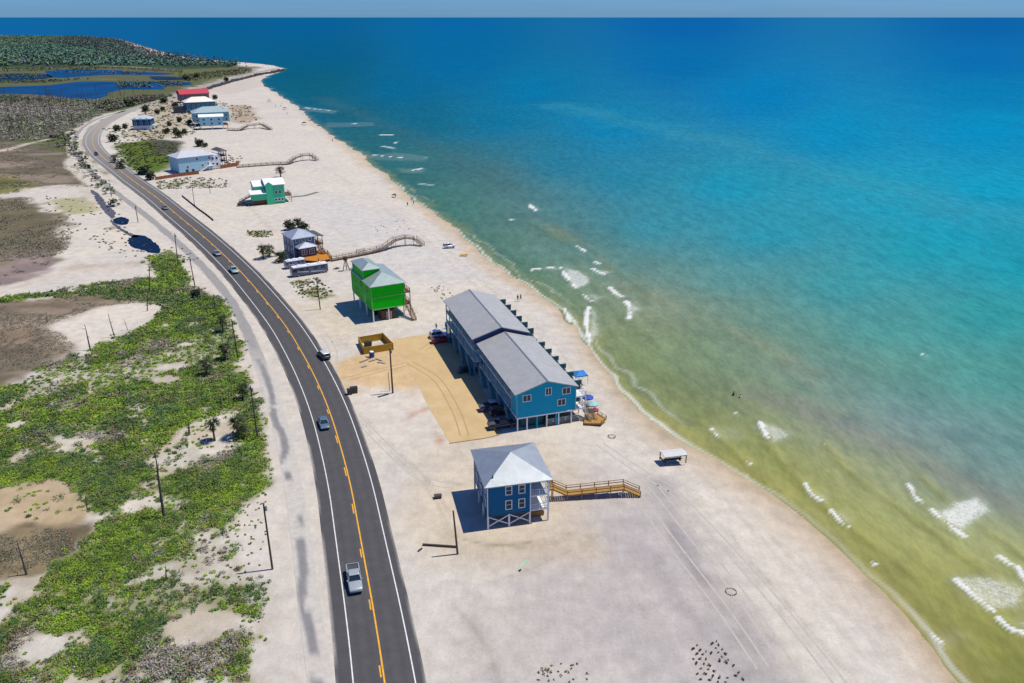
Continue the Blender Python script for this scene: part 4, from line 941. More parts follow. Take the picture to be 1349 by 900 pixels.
# golden plywood enclosure
C4 = [G(480,467), G(518,461), G(505,447.5), G(473,453)]
o = thing('bin_enclosure', 'golden plywood bin enclosure open to the sky beside the tan lot', 'enclosure', C4[0]); ply = mat('golden_plywood', S(176,138,28,.95), .8, var=.15, sc=1.2)
for i in range(4):
    p, q = C4[i]-C4[0], C4[(i+1) % 4]-C4[0]; mb = MB(); mb.beam(p+Vector((0,0,.9)), q+Vector((0,0,.9)), .12, 1.8); mb.build('board_wall', ply, o)
    link('post', cached('plp', lambda: mesh_of(MB().box(-.1,.1,-.1,.1,0,1.9), 'post', ply)), o, p)
mid = (C4[0]+C4[1]+C4[2]+C4[3])/4
def crate_thing(name, label, cat, loc, rz, sx, sy, sz, m, lid=None):
    o = thing(name, label, cat, loc, rz); mb = MB(); mb.prism([(-sx/2*.92,-sy/2*.92),(sx/2*.92,-sy/2*.92),(sx/2*.92,sy/2*.92),(-sx/2*.92,sy/2*.92)], 0, .05)
    t = [(-sx/2,-sy/2,sz),(sx/2,-sy/2,sz),(sx/2,sy/2,sz),(-sx/2,sy/2,sz)]; bt = [(a*.88,b_*.88,.04) for a, b_, _ in t]
    mb.add(bt+t, [(3,2,1,0),(4,5,6,7),(0,1,5,4),(1,2,6,5),(2,3,7,6),(3,0,4,7)]); mb.build('body', m, o)
    l = MB(); l.box(-sx/2-.05, sx/2+.05, -sy/2-.05, sy/2+.05, sz, sz+.08); l.box(-sx/2*.8, sx/2*.8, -sy/2*.8, sy/2*.8, sz+.08, sz+.14); l.build('lid', lid or m, o)
    w_ = MB()
    for s in (-1, 1): w_.tube([(s*sx*.35, -sy/2-.02, .12), (s*sx*.35, -sy/2+.1, .12)], .12, 8)
    w_.build('wheels', DARK, o); return o
BLK = mat('black_plastic', (.025,.025,.028), .5)
crate_thing('wheelie_bin', 'dark bin inside the golden plywood enclosure', 'bin', (mid.x-1.8, mid.y+.4, 0), .3, 1.9, 1.3, 1.1, BLK)
c0 = G(466.5,517.5); crate_thing('wheelie_bin', 'larger black bin of the pair at the roadside end of the tan driveway', 'bin', c0, .35, 1.5, 1.1, 1.25, BLK); c0 = G(460.5,519.5)
crate_thing('wheelie_bin', 'smaller black bin of the pair, next to the road asphalt', 'bin', c0, .35, .95, .95, 1.15, BLK)
c0 = G(577,656); crate_thing('plastic_crate', 'small dark crate lying on the sand left of the navy blue house', 'crate', c0, .2, 1.2, .75, .5, mat('dark_grey_plastic', (.06,.06,.06), .6))
# blue barrel and scrap
o = thing('water_barrel', 'blue barrel with a white lid among scrap boards by the plywood enclosure', 'barrel', G(490,470.5))
mb = MB(); mb.tube([(0,0,0),(0,0,.3),(0,0,.9),(0,0,1.35)], [.55,.62,.62,.55], 14); mb.build('drum', mat('blue_plastic', S(28,44,130,1.1), .45), o)
mb = MB(); mb.tube([(0,0,1.36),(0,0,1.5)], [.5,.42], 14); mb.build('lid', WHITE, o)
def plank(label, p, q, w_, m, hh=.12, z=.07, nm='plank', cat='plank', group=None):
    P, Q = G(*p), G(*q); o = MB().beam(Vector((0,0,z)), Q-P+Vector((0,0,z)), w_, hh).build(nm, m, None, loc=P); return tag(o, label, cat, group)
for p, q in (((474,478),(485,474)),((482,470),(488,473)),((495,473),(503,476)),((497,478),(507,479)),((486,477),(494,474.5)),((476,484.5),(483,482.5))):
    plank('grey scrap board scattered around the blue barrel', p, q, .35, mat('scrap_grey', S(104,104,108,.8), .8), group='scrap boards by the blue barrel')
plank('dark plank lying on the sand at the foot of the pole in the driveway circle', (498,523.5), (512,519.5), .4, mat('dark_timber', S(52,50,62,1.), .9))
plank('long dark log lying beside the short pole left of the navy blue house', (557,718.5), (601,721.5), .3, mat('charred_wood', (.035,.03,.028), .9), .28, .14, 'log', 'log')
plank('short dark stick lying on the sand beside the long log', (551,727), (556,723), .22, mat('charred_wood', (.035,.03,.028), .9), .2, .1, 'stick', 'stick')
plank('pale green pipe lying on the sand in front of the navy blue house', (683,752), (694,738), .14, mat('pale_green_plastic', S(150,215,190,.8), .5), .12, .06, 'pipe', 'pipe')
plank('dark pipe stub at the end of the pale green pipe', (684,753), (686,751), .22, BLK, .18, .1, 'pipe', 'pipe')
plank('yellow kayak lying on the beach near the white buggy', (606,336.5), (616,336), .8, mat('yellow_plastic', S(232,190,90,.8), .5), .35, .18, 'kayak', 'kayak')
# timber deck pile beside the motorhome
o = thing('timber_deck', 'orange-brown timber deck with a curved front beside the slate grey house', 'deck', G(398,348)); b0 = o.location
arc = [(397,346),(403,338),(412,333.5),(424,334),(432,337),(437,344),(420,348)]
A = [G(*p)-b0 for p in arc]; MB().prism([(a.x, a.y) for a in A], .75, .95).build('deck_boards', mat('orange_timber', S(176,112,24,.95), .8, var=.2, sc=1.5), o)
for a in A: link('post', cached('tdp', lambda: mesh_of(MB().box(-.12,.12,-.12,.12,0,1.9), 'post', BROWNWOOD)), o, a)
railing(o, [A[5]+Vector((0,0,.95)), A[4]+Vector((0,0,.95)), A[3]+Vector((0,0,.95)), A[2]+Vector((0,0,.95))], BROWNWOOD)
o = thing('shower_tower', 'slim brown timber shower tower standing at the start of the long walkway', 'shower tower', G(456,357)); br = BROWNWOOD
mb = MB(); mb.tube([(-1.0,0,0),(-.15,.1,3.6)], .13, 6).tube([(1.1,.2,0),(.2,.1,3.6)], .13, 6).tube([(0,1.2,0),(0,.2,3.6)], .13, 6); mb.beam((-.6,.05,1.6),(.6,.1,1.6), .12, .12); mb.build('legs', br, o)
MB().box(-.6,.6,-.4,.7,3.55,4.6).build('tank', br, o)
o = thing('sand_fence', 'faint pale wire sand fence panel standing in the sand near the long walkway', 'fence panel', G(470,334), R(35)); pw_ = mat('pale_wood', S(190,188,184,.75), .8)
mb = MB()
for k in range(13): mb.box(k*.25-.03, k*.25+.03, 0, .04, 0, 1.5)
mb.box(-.05,3.1,.04,.08,.4,.46).box(-.05,3.1,.04,.08,1.2,1.26); mb.build('slats', pw_, o)
for x in (0, 3.0): link('post', cached('sfp', lambda: mesh_of(MB().box(-.06,.06,.08,.2,0,1.7), 'post', pw_)), o, (x,0,0))
o = thing('brush_pile', 'small dark heap of driftwood beside the timber shower tower', 'driftwood pile', G(443,354.5))
for k in range(14):
    a = random.uniform(0, 6.28); r_ = random.uniform(.4, 1.4); MB().beam((math.cos(a)*r_, math.sin(a)*r_*.6, random.uniform(0,.2)), (-math.cos(a+.4)*r_, -math.sin(a+.4)*r_*.6, random.uniform(.2,.7)), .14, .12).build('branch', OLDWOOD, o)
# beach shelter
o = thing('beach_shelter', 'low pale flat-roofed shelter on dark legs standing on the beach', 'shelter', G(887,608), R(12))
rs = mat('grey_white_canvas', (.50,.50,.49), .7, var=.06)
roof(o, [[(-2.2,-1.1,1.75),(2.2,-1.1,1.75),(2.1,0,2.05),(-2.3,0,2.05)],[(2.0,1.3,1.8),(-2.4,1.3,1.8),(-2.3,0,2.05),(2.1,0,2.05)]], rs, .08, 'canopy')
dk = mat('dark_green_timber', (.03,.04,.03), .8)
for x, y in ((-2.0,-.95),(2.0,-.95),(-2.15,1.15),(1.9,1.15)): post(o, x, y, 0, 1.72, .14, dk)
mb = MB(); mb.beam((-2.0,-.95,1.6),(2.0,-.95,1.6),.1,.16).beam((-2.0,-.95,.5),(-2.15,1.15,.5),.1,.3); mb.build('side_beam', dk, o); MB().box(-1.8,1.6,-.2,.5,.42,.5).box(-1.6,-1.4,-.1,.4,0,.42).box(1.2,1.4,-.1,.4,0,.42).build('bench', dk, o)
# umbrellas by the terrace
def umbrella(label, p, r_, m, hh=2.3, box=False):
    o = thing('beach_umbrella', label, 'umbrella', G(*p), .3, 'beach umbrellas beside the terrace'); mb = MB(); n = 8 if not box else 4
    ring = [(math.cos(2*math.pi*k/n+.78)*r_, math.sin(2*math.pi*k/n+.78)*r_, hh-.55) for k in range(n)]
    ring2 = [(x, y, z-.22) for x, y, z in ring]
    mb.add([(0,0,hh)]+ring+ring2, [(0,1+k,1+(k+1) % n) for k in range(n)]+[(1+k,1+n+k,1+n+(k+1) % n,1+(k+1) % n) for k in range(n)])
    mb.build('canopy', m, o); MB().tube([(0,0,0),(0,0,hh-.02)], .04, 6).build('pole', WHITE, o)
    if box:
        for k in range(4): link('leg', cached(('cl', hh), lambda: mesh_of(MB().box(-.04,.04,-.04,.04,0,hh-.5), 'leg', STEEL)), o, (ring[k][0]*.97, ring[k][1]*.97, 0))
    return o
umbrella('bright blue square canopy on the beach by the middle of the terrace', (763,503), 2.1, mat('blue_canvas', S(20,110,180,1.), .7), 2.6, True)
umbrella('royal blue umbrella at the sea end of the terrace, furthest inland of its cluster', (774,533), 1.25, mat('royal_canvas', S(24,64,160,1.), .7))
umbrella('pale aqua umbrella beside the royal blue umbrella', (780,540), 1.3, mat('aqua_canvas', S(150,196,200,.8), .7), 2.0)
umbrella('small red umbrella in front of the pale aqua umbrella', (784,545), .75, mat('red_canvas', S(150,50,56,.9), .7), 1.5)

# ================================================================== VEHICLES
TYRE = mat('tyre_rubber', (.018,.018,.018), .85); RIM = mat('wheel_rim', (.42,.42,.44), .35, .8); LAMP = mat('headlamp', (.75,.77,.8), .15); TAIL = mat('tail_lamp', (.35,.02,.02), .3)
def carpaint(name, rgb): return mat(name, rgb, .28, .25, .04, coat=.6)
def loft(mb, sts, m_=8):
    """stations (x, half width, z bottom, z top) -> one closed rounded hull"""
    prof = [(-1,.12),(-.97,.0),(.97,.0),(1,.12),(1,.72),(.93,.95),(.8,1.0),(-.8,1.0),(-.93,.95),(-1,.72)]; n = len(prof); vs = []; fs = []
    for x, hw, zb, zt in sts:
        for a, b_ in prof: vs.append((x, a*hw, zb+b_*(zt-zb)))
    for i in range(len(sts)-1):
        for k in range(n): fs.append((i*n+k, i*n+(k+1) % n, (i+1)*n+(k+1) % n, (i+1)*n+k))
    fs += [tuple(reversed(range(n))), tuple((len(sts)-1)*n+k for k in range(n))]
    return mb.add(vs, fs)
def wheel_me():
    mb = MB(); mb.tube([(0,-.12,0),(0,-.09,0),(0,.09,0),(0,.12,0)], [.30,.36,.36,.30], 16); return mesh_of(mb, 'tyre', TYRE)
def rim_me():
    mb = MB(); mb.tube([(0,-.135,0),(0,.135,0)], .21, 12)
    for k in range(5):
        a = k*1.2566; mb.beam((0,.137,0), (math.cos(a)*.2,.137,math.sin(a)*.2), .06, .02)
    return mesh_of(mb, 'rim', RIM)
def vehicle(kind, name, label, loc, head, paint, group=None, cat='car', roofpaint=None, sc=1.0):
    """+x is the nose; head is the heading in radians"""
    o = thing(name, label, cat, loc, head, group); roofpaint = roofpaint or paint; mb = MB()
    if kind == 'pickup':
        Lf, Wd = 5.7, .98
        loft(mb, [(-2.85,.90,.52,1.02),(-2.75,.96,.42,1.08),(-.75,.98,.40,1.10),(-.70,.98,.40,1.12),(1.0,.98,.40,1.14),(1.25,.97,.40,1.12),(2.55,.93,.42,1.04),(2.8,.86,.48,.92),(2.86,.80,.52,.80)]); mb.build('body', paint, o, True)
        MB().box(-2.65,-.85,-.78,.78,1.085,1.13).build('bed_liner', mat('bed_liner', (.05,.05,.055), .8), o)
        b2 = MB(); b2.beam((-2.72,-.86,1.18),(-.8,-.86,1.18),.14,.22).beam((-2.72,.86,1.18),(-.8,.86,1.18),.14,.22).beam((-2.75,-.9,1.18),(-2.75,.9,1.18),.12,.22); b2.build('bed_side', paint, o)
        c0 = [(-.78,.86,1.12),(1.15,.88,1.12)]; r0 = [(-.62,.70,1.80),(.55,.70,1.82)]
    elif kind == 'suv':
        loft(mb, [(-2.35,.84,.50,.98),(-2.25,.92,.36,1.08),(-.5,.94,.34,1.06),(.9,.94,.34,1.06),(1.2,.93,.35,1.02),(2.1,.88,.38,.94),(2.32,.80,.44,.80),(2.38,.7,.5,.7)]); mb.build('body', paint, o, True)
        c0 = [(-2.25,.86,1.05),(1.15,.87,1.03)]; r0 = [(-2.0,.70,1.70),(.35,.70,1.72)]
    elif kind == 'sedan':
        loft(mb, [(-2.35,.78,.50,.92),(-2.25,.88,.34,1.0),(-1.2,.91,.32,1.0),(.7,.91,.32,.98),(1.1,.90,.33,.94),(2.1,.85,.36,.84),(2.32,.76,.42,.70),(2.36,.66,.46,.62)]); mb.build('body', paint, o, True)
        c0 = [(-1.75,.82,.98),(1.15,.83,.95)]; r0 = [(-1.05,.64,1.42),(.25,.64,1.44)]
    (xa, wa, za), (xb, wb, zb) = c0; (xc, wc, zc), (xd, wd_, zd) = r0
    cb = [(xa,-wa,za-.05),(xb,-wb,zb-.05),(xb,wb,zb-.05),(xa,wa,za-.05),(xc,-wc,zc),(xd,-wd_,zd),(xd,wd_,zd),(xc,wc,zc)]
    MB().add(cb, [(3,2,1,0),(4,5,6,7),(0,1,5,4),(1,2,6,5),(2,3,7,6),(3,0,4,7)]).build('windows', GLASS, o)
    rr = MB(); loft(rr, [(xc-.12,wc*.9,zc-.02,zc+.03),(xc,wc+.05,zc-.02,zc+.07),(xd,wd_+.05,zd-.02,zd+.07),(xd+.15,wd_*.9,zd-.05,zd)]); rr.build('roof', roofpaint, o, True)
    for s in (-1, 1):
        xm = (xc+xd)/2-.1
        for p_, q_, w_ in (((xb,s*wb,zb-.02),(xd,s*wd_,zd),.07),((xa,s*wa,za-.02),(xc,s*wc,zc),.1),((xm,s*(wa+.01),za-.02),(xm,s*(wc+.01),zc),.08)): MB().beam(p_, q_, w_, w_).build('pillar', paint, o)
    front = {'pickup': 2.83, 'suv': 2.33, 'sedan': 2.31}[kind]; hz = {'pickup': .84, 'suv': .80, 'sedan': .68}[kind]
    for s in (-1, 1):
        MB().box(front-.18, front+.0, s*.62-.16, s*.62+.16, hz-.1, hz+.06).build('headlight', LAMP, o)
        rx = -2.88 if kind == 'pickup' else -2.38; MB().box(rx, rx+.12, s*.78-.09, s*.78+.09, .72, .98).build('tail_light', TAIL, o)
        MB().box(xb-.22, xb-.05, s*(wb+.02), s*(wb+.22), zb+.0, zb+.16).build('mirror', paint, o)
    wbx = 1.72 if kind == 'pickup' else 1.42; wy = .86 if kind != 'sedan' else .8
    for x in (-wbx, wbx):
        for s in (-1, 1):
            w_ = link('wheel', cached('tyre', wheel_me), o, (x, s*wy, .36), 0 if s > 0 else math.pi); link('rim', cached('rim', rim_me), w_)
    o.scale = (sc, sc, sc); return o
def road_at(px_, py_, lane):
    p = G(px_, py_); i = min(range(len(road)), key=lambda k: (road[k]-p).length); i = max(1, min(i, len(road)-2))
    t = (road[i+1]-road[i-1]).normalized(); nrm = Vector((t.y, -t.x, 0)); q = road[i]+nrm*lane; q.z = .04
    return q, math.atan2(t.y, t.x)
SILVER = carpaint('silver_paint', (.36,.40,.41)); BLKP = carpaint('black_paint', (.02,.022,.028)); WHP = carpaint('white_paint', (.7,.71,.72)); REDP = carpaint('red_paint', (.30,.02,.03)); NAVP = carpaint('navy_paint', (.03,.045,.13)); SLT = carpaint('slate_paint', (.11,.17,.22)); TEALP = carpaint('dusty_teal_paint', (.30,.42,.42))
q, a = road_at(474, 775, -1.75); vehicle('pickup', 'pickup_truck', 'silver pickup truck driving down the nearest stretch of the road', q, a+math.pi, SILVER, cat='pickup truck')
q, a = road_at(427, 560, -1.75); vehicle('sedan', 'car', 'slate blue car driving ahead of the tan driveway, second nearest on the road', q, a+math.pi, SLT)
q, a = road_at(308, 360, -1.75); vehicle('pickup', 'pickup_truck', 'dusty teal pickup on the road beside the three roadside palms', q, a+math.pi, TEALP, cat='pickup truck')
q, a = road_at(278, 337, -1.75); vehicle('sedan', 'car', 'grey car on the road close behind the dusty teal pickup', q, a+math.pi, carpaint('grey_paint', (.22,.24,.27)))
q, a = road_at(198, 277, -1.75); vehicle('sedan', 'car', 'small dark car on the straight stretch of road beyond the roadside pond', q, a+math.pi, SLT)
q, a = road_at(118, 205, -1.9); vehicle('suv', 'car', 'tiny dark car on the road at the far bend', q, a+math.pi, NAVP)
q, a = road_at(420, 466, 7.2); q = G(426.5, 471); vehicle('suv', 'car', 'black car with a silver roof parked on the sand beside the road', q, a+.15, BLKP, roofpaint=carpaint('pale_roof_paint', (.62,.64,.64)))
TB = R(18)
def parked(kind, label, x, y, rz, paint, nm='car', cat='car', group='vehicles parked by the terrace', **k):
    p = L2W(TER, x, y, 0); p.z = .03; return vehicle(kind, nm, label, p, TB+rz, paint, group, cat, **k)
parked('suv', 'white car parked at the far end of the terrace next to the red pickup', -3.2, 53.0, .0, WHP)
parked('pickup', 'red pickup truck parked nose-in at the far end of the terrace', -3.0, 49.6, .0, REDP, 'pickup_truck', 'pickup truck')
parked('sedan', 'dark car parked in the terrace shade nearest the step between the two roofs', -1.9, 30.4, .1, BLKP)
parked('pickup', 'navy pickup truck with a silver cab roof parked under the near block of the terrace', -1.7, 10.6, .0, NAVP, 'pickup_truck', 'pickup truck', roofpaint=SILVER)
parked('suv', 'dark wine-red car parked between the two navy vehicles under the terrace', -.9, 7.9, .0, carpaint('wine_paint', (.07,.015,.02)))
parked('pickup', 'dark navy pickup truck parked nearest the corner post of the terrace', -2.2, 2.6, .0, carpaint('midnight_paint', (.016,.02,.05)), 'pickup_truck', 'pickup truck')
# motorhome and trailer
def coach(label, p, head, L, Wd, Hh, nm, cat, body, roofp):
    o = thing(nm, label, cat, p, head); mb = MB(); loft(mb, [(-L/2,Wd*.96,.45,Hh-.05),(-L/2+.15,Wd,.40,Hh),(L/2-.4,Wd,.40,Hh),(L/2,Wd*.95,.45,Hh-.25)]); mb.build('body', body, o)
    MB().box(-L/2+.1, L/2-.4, -Wd*.86, Wd*.86, Hh+.005, Hh+.06).build('roof', roofp, o)
    for s in (-1, 1):
        y = s*(Wd+.015)
        for x0, x1 in ((-L*.42,-L*.3),(-L*.22,-L*.1),(.0,L*.1),(L*.18,L*.3),(L*.36,L*.46)): MB().box(x0, x1, y-.02, y+.02, Hh*.58, Hh*.82).build('side_window', GLASS, o)
        sw = MB(); sw.add([(-L*.45,y-.018,.7),(-L*.1,y-.018,.9),(L*.35,y-.018,1.5),(L*.35,y-.018,1.75),(-L*.05,y-.018,1.3),(-L*.45,y-.018,.85),(-L*.45,y+.018,.7),(-L*.1,y+.018,.9),(L*.35,y+.018,1.5),(L*.35,y+.018,1.75),(-L*.05,y+.018,1.3),(-L*.45,y+.018,.85)],
            [(0,1,2,3,4,5),(11,10,9,8,7,6)]+[(k,(k+1) % 6,6+(k+1) % 6,6+k) for k in range(6)]); sw.build('swoosh_stripe', mat('pale_stripe', (.42,.46,.56), .4), o)
        MB().box(L*.02-.35, L*.02-.02+.3, y-.03, y+.03, .5, 2.3).build('door', body, o)
        for x in (-L*.3, -L*.3-.9, L*.33):
            w_ = link('wheel', cached('tyre', wheel_me), o, (x, s*(Wd-.1), .42), 0 if s > 0 else math.pi, 1.18); link('rim', cached('rim', rim_me), w_)
        MB().box(L/2-.1, L/2+.02, s*.8-.2, s*.8+.2, .7, .95).build('headlight', LAMP, o)
    MB().box(L/2-.03, L/2+.03, -Wd*.85, Wd*.85, Hh*.48, Hh*.85).build('windscreen', GLASS, o)
    for x in (-L*.3, 0, L*.27): loft(MB(), [(x-.6,.4,Hh+.06,Hh+.25),(x-.45,.48,Hh+.06,Hh+.36),(x+.45,.48,Hh+.06,Hh+.36),(x+.6,.4,Hh+.06,Hh+.2)]).build('air_conditioner', WHITE, o)
    return o
CB = carpaint('coach_slate', (.07,.085,.14)); CR = mat('coach_roof', (.66,.67,.68), .5)
p0, p1 = G(384,365), G(431,357.5); coach('long slate motorhome with a white roof parked broadside in front of the timber deck', (p0+p1)/2, math.atan2((p0-p1).y, (p0-p1).x), (p1-p0).length, 1.25, 3.1, 'motorhome', 'motorhome', CB, CR)
p0, p1 = G(375,354.5), G(402,350); coach('shorter blue-grey camper parked behind the long motorhome', (p0+p1)/2, math.atan2((p0-p1).y, (p0-p1).x), (p1-p0).length*.95, 1.1, 2.6, 'camper', 'camper', carpaint('camper_blue', (.14,.17,.27)), CR)
o = vehicle('suv', 'beach_buggy', 'white-topped buggy parked on the beach near the water', G(592,326), R(25), WHP, None, 'buggy', sc=.92)
o = vehicle('pickup', 'pickup_truck', 'small dark pickup parked under the stairs of the emerald house', G(322,271), R(20), BLKP, None, 'pickup truck')

# ================================================================== PEOPLE
SKIN = mat('skin', (.36,.20,.13), .6)
def person_mesh(pose, hue):
    J = {'stand': dict(hip=(0,0,.92), ch=(0,.0,1.32), nk=(0,.01,1.5), hd=(0,.03,1.66), k=((-.10,.04,.5),(.11,-.02,.5)), f=((-.11,0,.06),(.13,.03,.06)), t=((-.11,.16,.03),(.13,.19,.03)), e=((-.30,-.02,1.12),(.30,-.02,1.12)), h=((-.30,.08,.88),(.32,.06,.88))),
         'walk': dict(hip=(0,0,.9), ch=(0,.05,1.3), nk=(0,.08,1.48), hd=(0,.12,1.63), k=((-.10,.22,.52),(.10,-.02,.48)), f=((-.10,.28,.06),(.10,-.34,.12)), t=((-.10,.44,.04),(.10,-.2,.03)), e=((-.28,-.16,1.1),(.28,.14,1.1)), h=((-.28,-.08,.88),(.27,.32,.95)))}[pose]
    vs = [J['hip'], J['ch'], J['nk'], J['hd'], (0, J['hd'][1]+.01, J['hd'][2]+.1)]; rs = [.15,.16,.06,.10,.07]; es = [(0,1),(1,2),(2,3),(3,4)]
    for s, i in ((-1,0),(1,1)):
        b = len(vs); vs += [(s*.10, J['hip'][1], J['hip'][2]-.06), J['k'][i], J['f'][i], J['t'][i]]; rs += [.10,.07,.05,.04]; es += [(0,b),(b,b+1),(b+1,b+2),(b+2,b+3)]
        b = len(vs); vs += [(s*.19, J['ch'][1], J['ch'][2]+.08), J['e'][i], J['h'][i], tuple(np.array(J['h'][i])+np.array((0,.04,-.1)))]; rs += [.07,.045,.035,.03]; es += [(1,b),(b,b+1),(b+1,b+2),(b+2,b+3)]
    me = bpy.data.meshes.new('person'); me.from_pydata(vs, es, []); return me, rs
def person(label, p, head, pose, top, short, group='people on the beach', z=0.):
    me, rs = person_mesh(pose, 0); o = link('person', me, None, (p.x, p.y, z), head); tag(o, label, 'person', group); me.materials.append(SKIN)
    mo = o.modifiers.new('skin', 'SKIN'); sv = me.skin_vertices[0] if me.skin_vertices else None
    if sv is None:
        bm = bmesh.new(); bm.from_mesh(me); bm.verts.layers.skin.verify(); bm.to_mesh(me); bm.free(); sv = me.skin_vertices[0]
    for i, r_ in enumerate(rs): sv.data[i].radius = (r_, r_)
    sv.data[0].use_root = True
    ss = o.modifiers.new('sub', 'SUBSURF'); ss.levels = ss.render_levels = 1
    mb = MB(); y0 = 0 if pose == 'stand' else .05
    mb.tube([(0,0,.98),(0,y0*.5,1.12),(0,y0,1.36),(0,y0+.01,1.47)], [.19,.18,.21,.12], 10); mb.build('shirt', top, o)
    mb = MB(); mb.tube([(0,0,1.0),(0,0,.82)], [.19,.21], 10)
    for s, k in ((-1,0),(1,1)):
        kn = Vector(([(-.10,.04,.5),(.11,-.02,.5)] if pose == 'stand' else [(-.10,.22,.52),(.10,-.02,.48)])[k]); a = Vector((s*.1,0,.86)); mb.tube([a, a+(kn-a)*.8], [.13,.11], 8)
    mb.build('shorts', short, o)
    hd = (0,.03,1.66) if pose == 'stand' else (0,.12,1.63); mb = MB(); mb.tube([(0,hd[1]-.03,hd[2]-.02),(0,hd[1]-.03,hd[2]+.08),(0,hd[1]-.01,hd[2]+.17)], [.115,.12,.05], 8); mb.build('hair', mat('dark_hair', (.03,.02,.015), .7), o)
    return o
cl = {k: mat('cloth_'+k, v, .8) for k, v in dict(black=(.02,.02,.025), red=(.4,.05,.06), white=(.65,.65,.65), blue=(.04,.08,.25), pink=(.5,.2,.25), grey=(.15,.15,.16)).items()}
for px_, py_, lb, hd, po, a_, b_, gp in (
  (682,396,'person in dark clothes on the beach behind the terrace, left of the pair',.4,'stand','black','grey','pair walking behind the terrace'), (686,395.5,'person in a black top on the beach behind the terrace, right of the pair',.6,'walk','black','black','pair walking behind the terrace'),
  (575,434,'person in grey walking past the white car at the far end of the terrace',2.2,'walk','grey','black','people by the terrace stairs'), (587.5,433,'person in dark clothes standing by the far corner posts of the terrace',1,'stand','black','blue','people by the terrace stairs'),
  (537,271.5,'person in black standing at the water edge up the beach, left of a pair',.4,'stand','black','black',None), (545,269.5,'person in red at the water edge up the beach, right of a pair',.9,'walk','red','black',None),
  (521,260,'person in grey beside the dark beach tent at the water edge',.5,'stand','grey','black',None),
  (438,187,'person in black standing where the beach bulges at the first foam streaks',.5,'stand','black','black',None), (378.5,151,'person in dark clothes standing alone below the red group on the far beach',.5,'stand','black','black',None),
  (370,141,'person in pink in the red group on the far beach, left one',.5,'stand','pink','red',None), (371.5,138,'person in red in the red group on the far beach, upper one',.5,'walk','red','red',None), (363,141,'person in grey standing left of the red group on the far beach',.5,'stand','grey','grey',None)):
    x, y = g(px_, py_); person(lb, Vector((x, y, 0)), hd, po, cl[a_], cl[b_], gp or 'people on the far beach')
x, y = g(966, 521, SEA); person('bather in dark clothes wading waist-deep in the green water', Vector((x, y, 0)), .5, 'stand', cl['black'], cl['black'], 'bathers in the sea', SEA-.85)
x, y = g(975, 524, SEA); person('bather in white wading next to the dark bather', Vector((x, y, 0)), .9, 'stand', cl['white'], cl['white'], 'bathers in the sea', SEA-1.0)
for p, m_, lb in (((401,164.5),cl['black'],'dark beach tent at the water edge of the far beach, nearest of the far ones'), ((375.5,144.5),cl['red'],'dark red beach tent beside the red group on the far beach'), ((355,134.5),cl['grey'],'grey beach tent up the sand from the red group'), ((519.5,259),cl['black'],'small dark beach tent at the water edge up the beach')):
    o = thing('beach_tent', lb, 'tent', G(*p), .4, 'beach tents'); r_ = 1.6 if p[1] < 200 else .9
    mb = MB(); mb.add([(-r_,-r_,r_*.9),(r_,-r_,r_*.9),(r_,r_,r_*.9),(-r_,r_,r_*.9),(0,0,r_*1.5)], [(0,1,4),(1,2,4),(2,3,4),(3,0,4),(3,2,1,0)]); mb.build('canopy', m_, o)
    for sx in (-1,1):
        for sy in (-1,1): MB().box(sx*r_*.95-.05, sx*r_*.95+.05, sy*r_*.95-.05, sy*r_*.95+.05, 0, r_*.9).build('leg', STEEL, o)

# ================================================================== POLES AND DEAD TREES
PW = mat('pole_wood', S(92,78,66,.75), .9, var=.25, sc=2)
def pole(label, base, top, group='utility poles along the road', cat='pole', arm=True, th=.16):
    b_ = G(*base); hh = hgt(base, top); a, c_ = (top[0]-674.5)/F, (450-top[1])/F
    k = b_.y/(CP+c_*SP); tx = a*k; lean = Vector((tx-b_.x, 0, 0)); lean.x = max(-1.6, min(1.6, lean.x))
    o = thing('utility_pole', label, cat, b_, 0, group); mb = MB(); mb.tube([(0,0,-.3), lean*.5+Vector((0,0,hh*.5)), lean+Vector((0,0,hh))], [th, th*.85, th*.7], 10); mb.build('shaft', PW, o)
    if arm:
        t = lean+Vector((0,0,hh-.5)); mb = MB(); mb.tube([t+Vector((.1,0,.45)), t+Vector((.1,0,.75))], .05, 6); mb.build('insulator', mat('insulator_grey', (.35,.36,.38), .4), o)
        MB().tube([t+Vector((.28,0,-.6)), t+Vector((.28,0,.1))], .16 if th > .15 else .1, 8).build('bracket', STEEL, o)
    return o
pole('tall grey wooden pole nearest the camera between the scrub and the old path', (359,750), (347,664))
pole('wooden pole rising beside the two palms at the edge of the scrub', (339.5,578), (330,509))
pole('wooden pole at the scrub edge above the row of palm shadows', (313.5,471), (305,421))
pole('short wooden pole by the old path next to the round dark bush', (283,408), (281,388), th=.13)
pole('slanting wooden pole beside the old path at the top of the scrub', (257,378), (249.5,339))
pole('wooden pole beside the old path across from the dusty teal pickup', (235,353), (230,308))
pole('wooden pole between the old path and the dark roadside pond', (182,293), (178,271))
pole('small wooden pole by the old path at the grey ditch', (147,259), (144,241))
pole('thin dark pole on the sand side of the road near the low rail fence', (256.5,272.5), (253,245), th=.13)
pole('thin dark pole in front of the brown fence of the pale blue house', (277,255), (275,238), th=.12)
pole('leaning wooden pole in the green weeds between the motorhome and the vivid green house', (422,408), (417,368))
pole('tall wooden pole standing in the sand circle of the driveway', (517.5,518), (513.5,459), th=.2)
o = thing('pole_stub', 'thin short grey post standing just left of the driveway circle pole', 'post', G(516,516)+Vector((-.45,.3,0))); MB().tube([(0,0,0),(-.1,0,4.2)], [.1,.07], 8).build('shaft', STEEL, o); MB().tube([(-.1,0,4.2),(-.1,0,4.35)], [.12,.12], 8).build('cap', STEEL, o)
o = pole('short leaning dark pole planted left of the navy blue house', (603,730), (597,673), arm=False, th=.17)
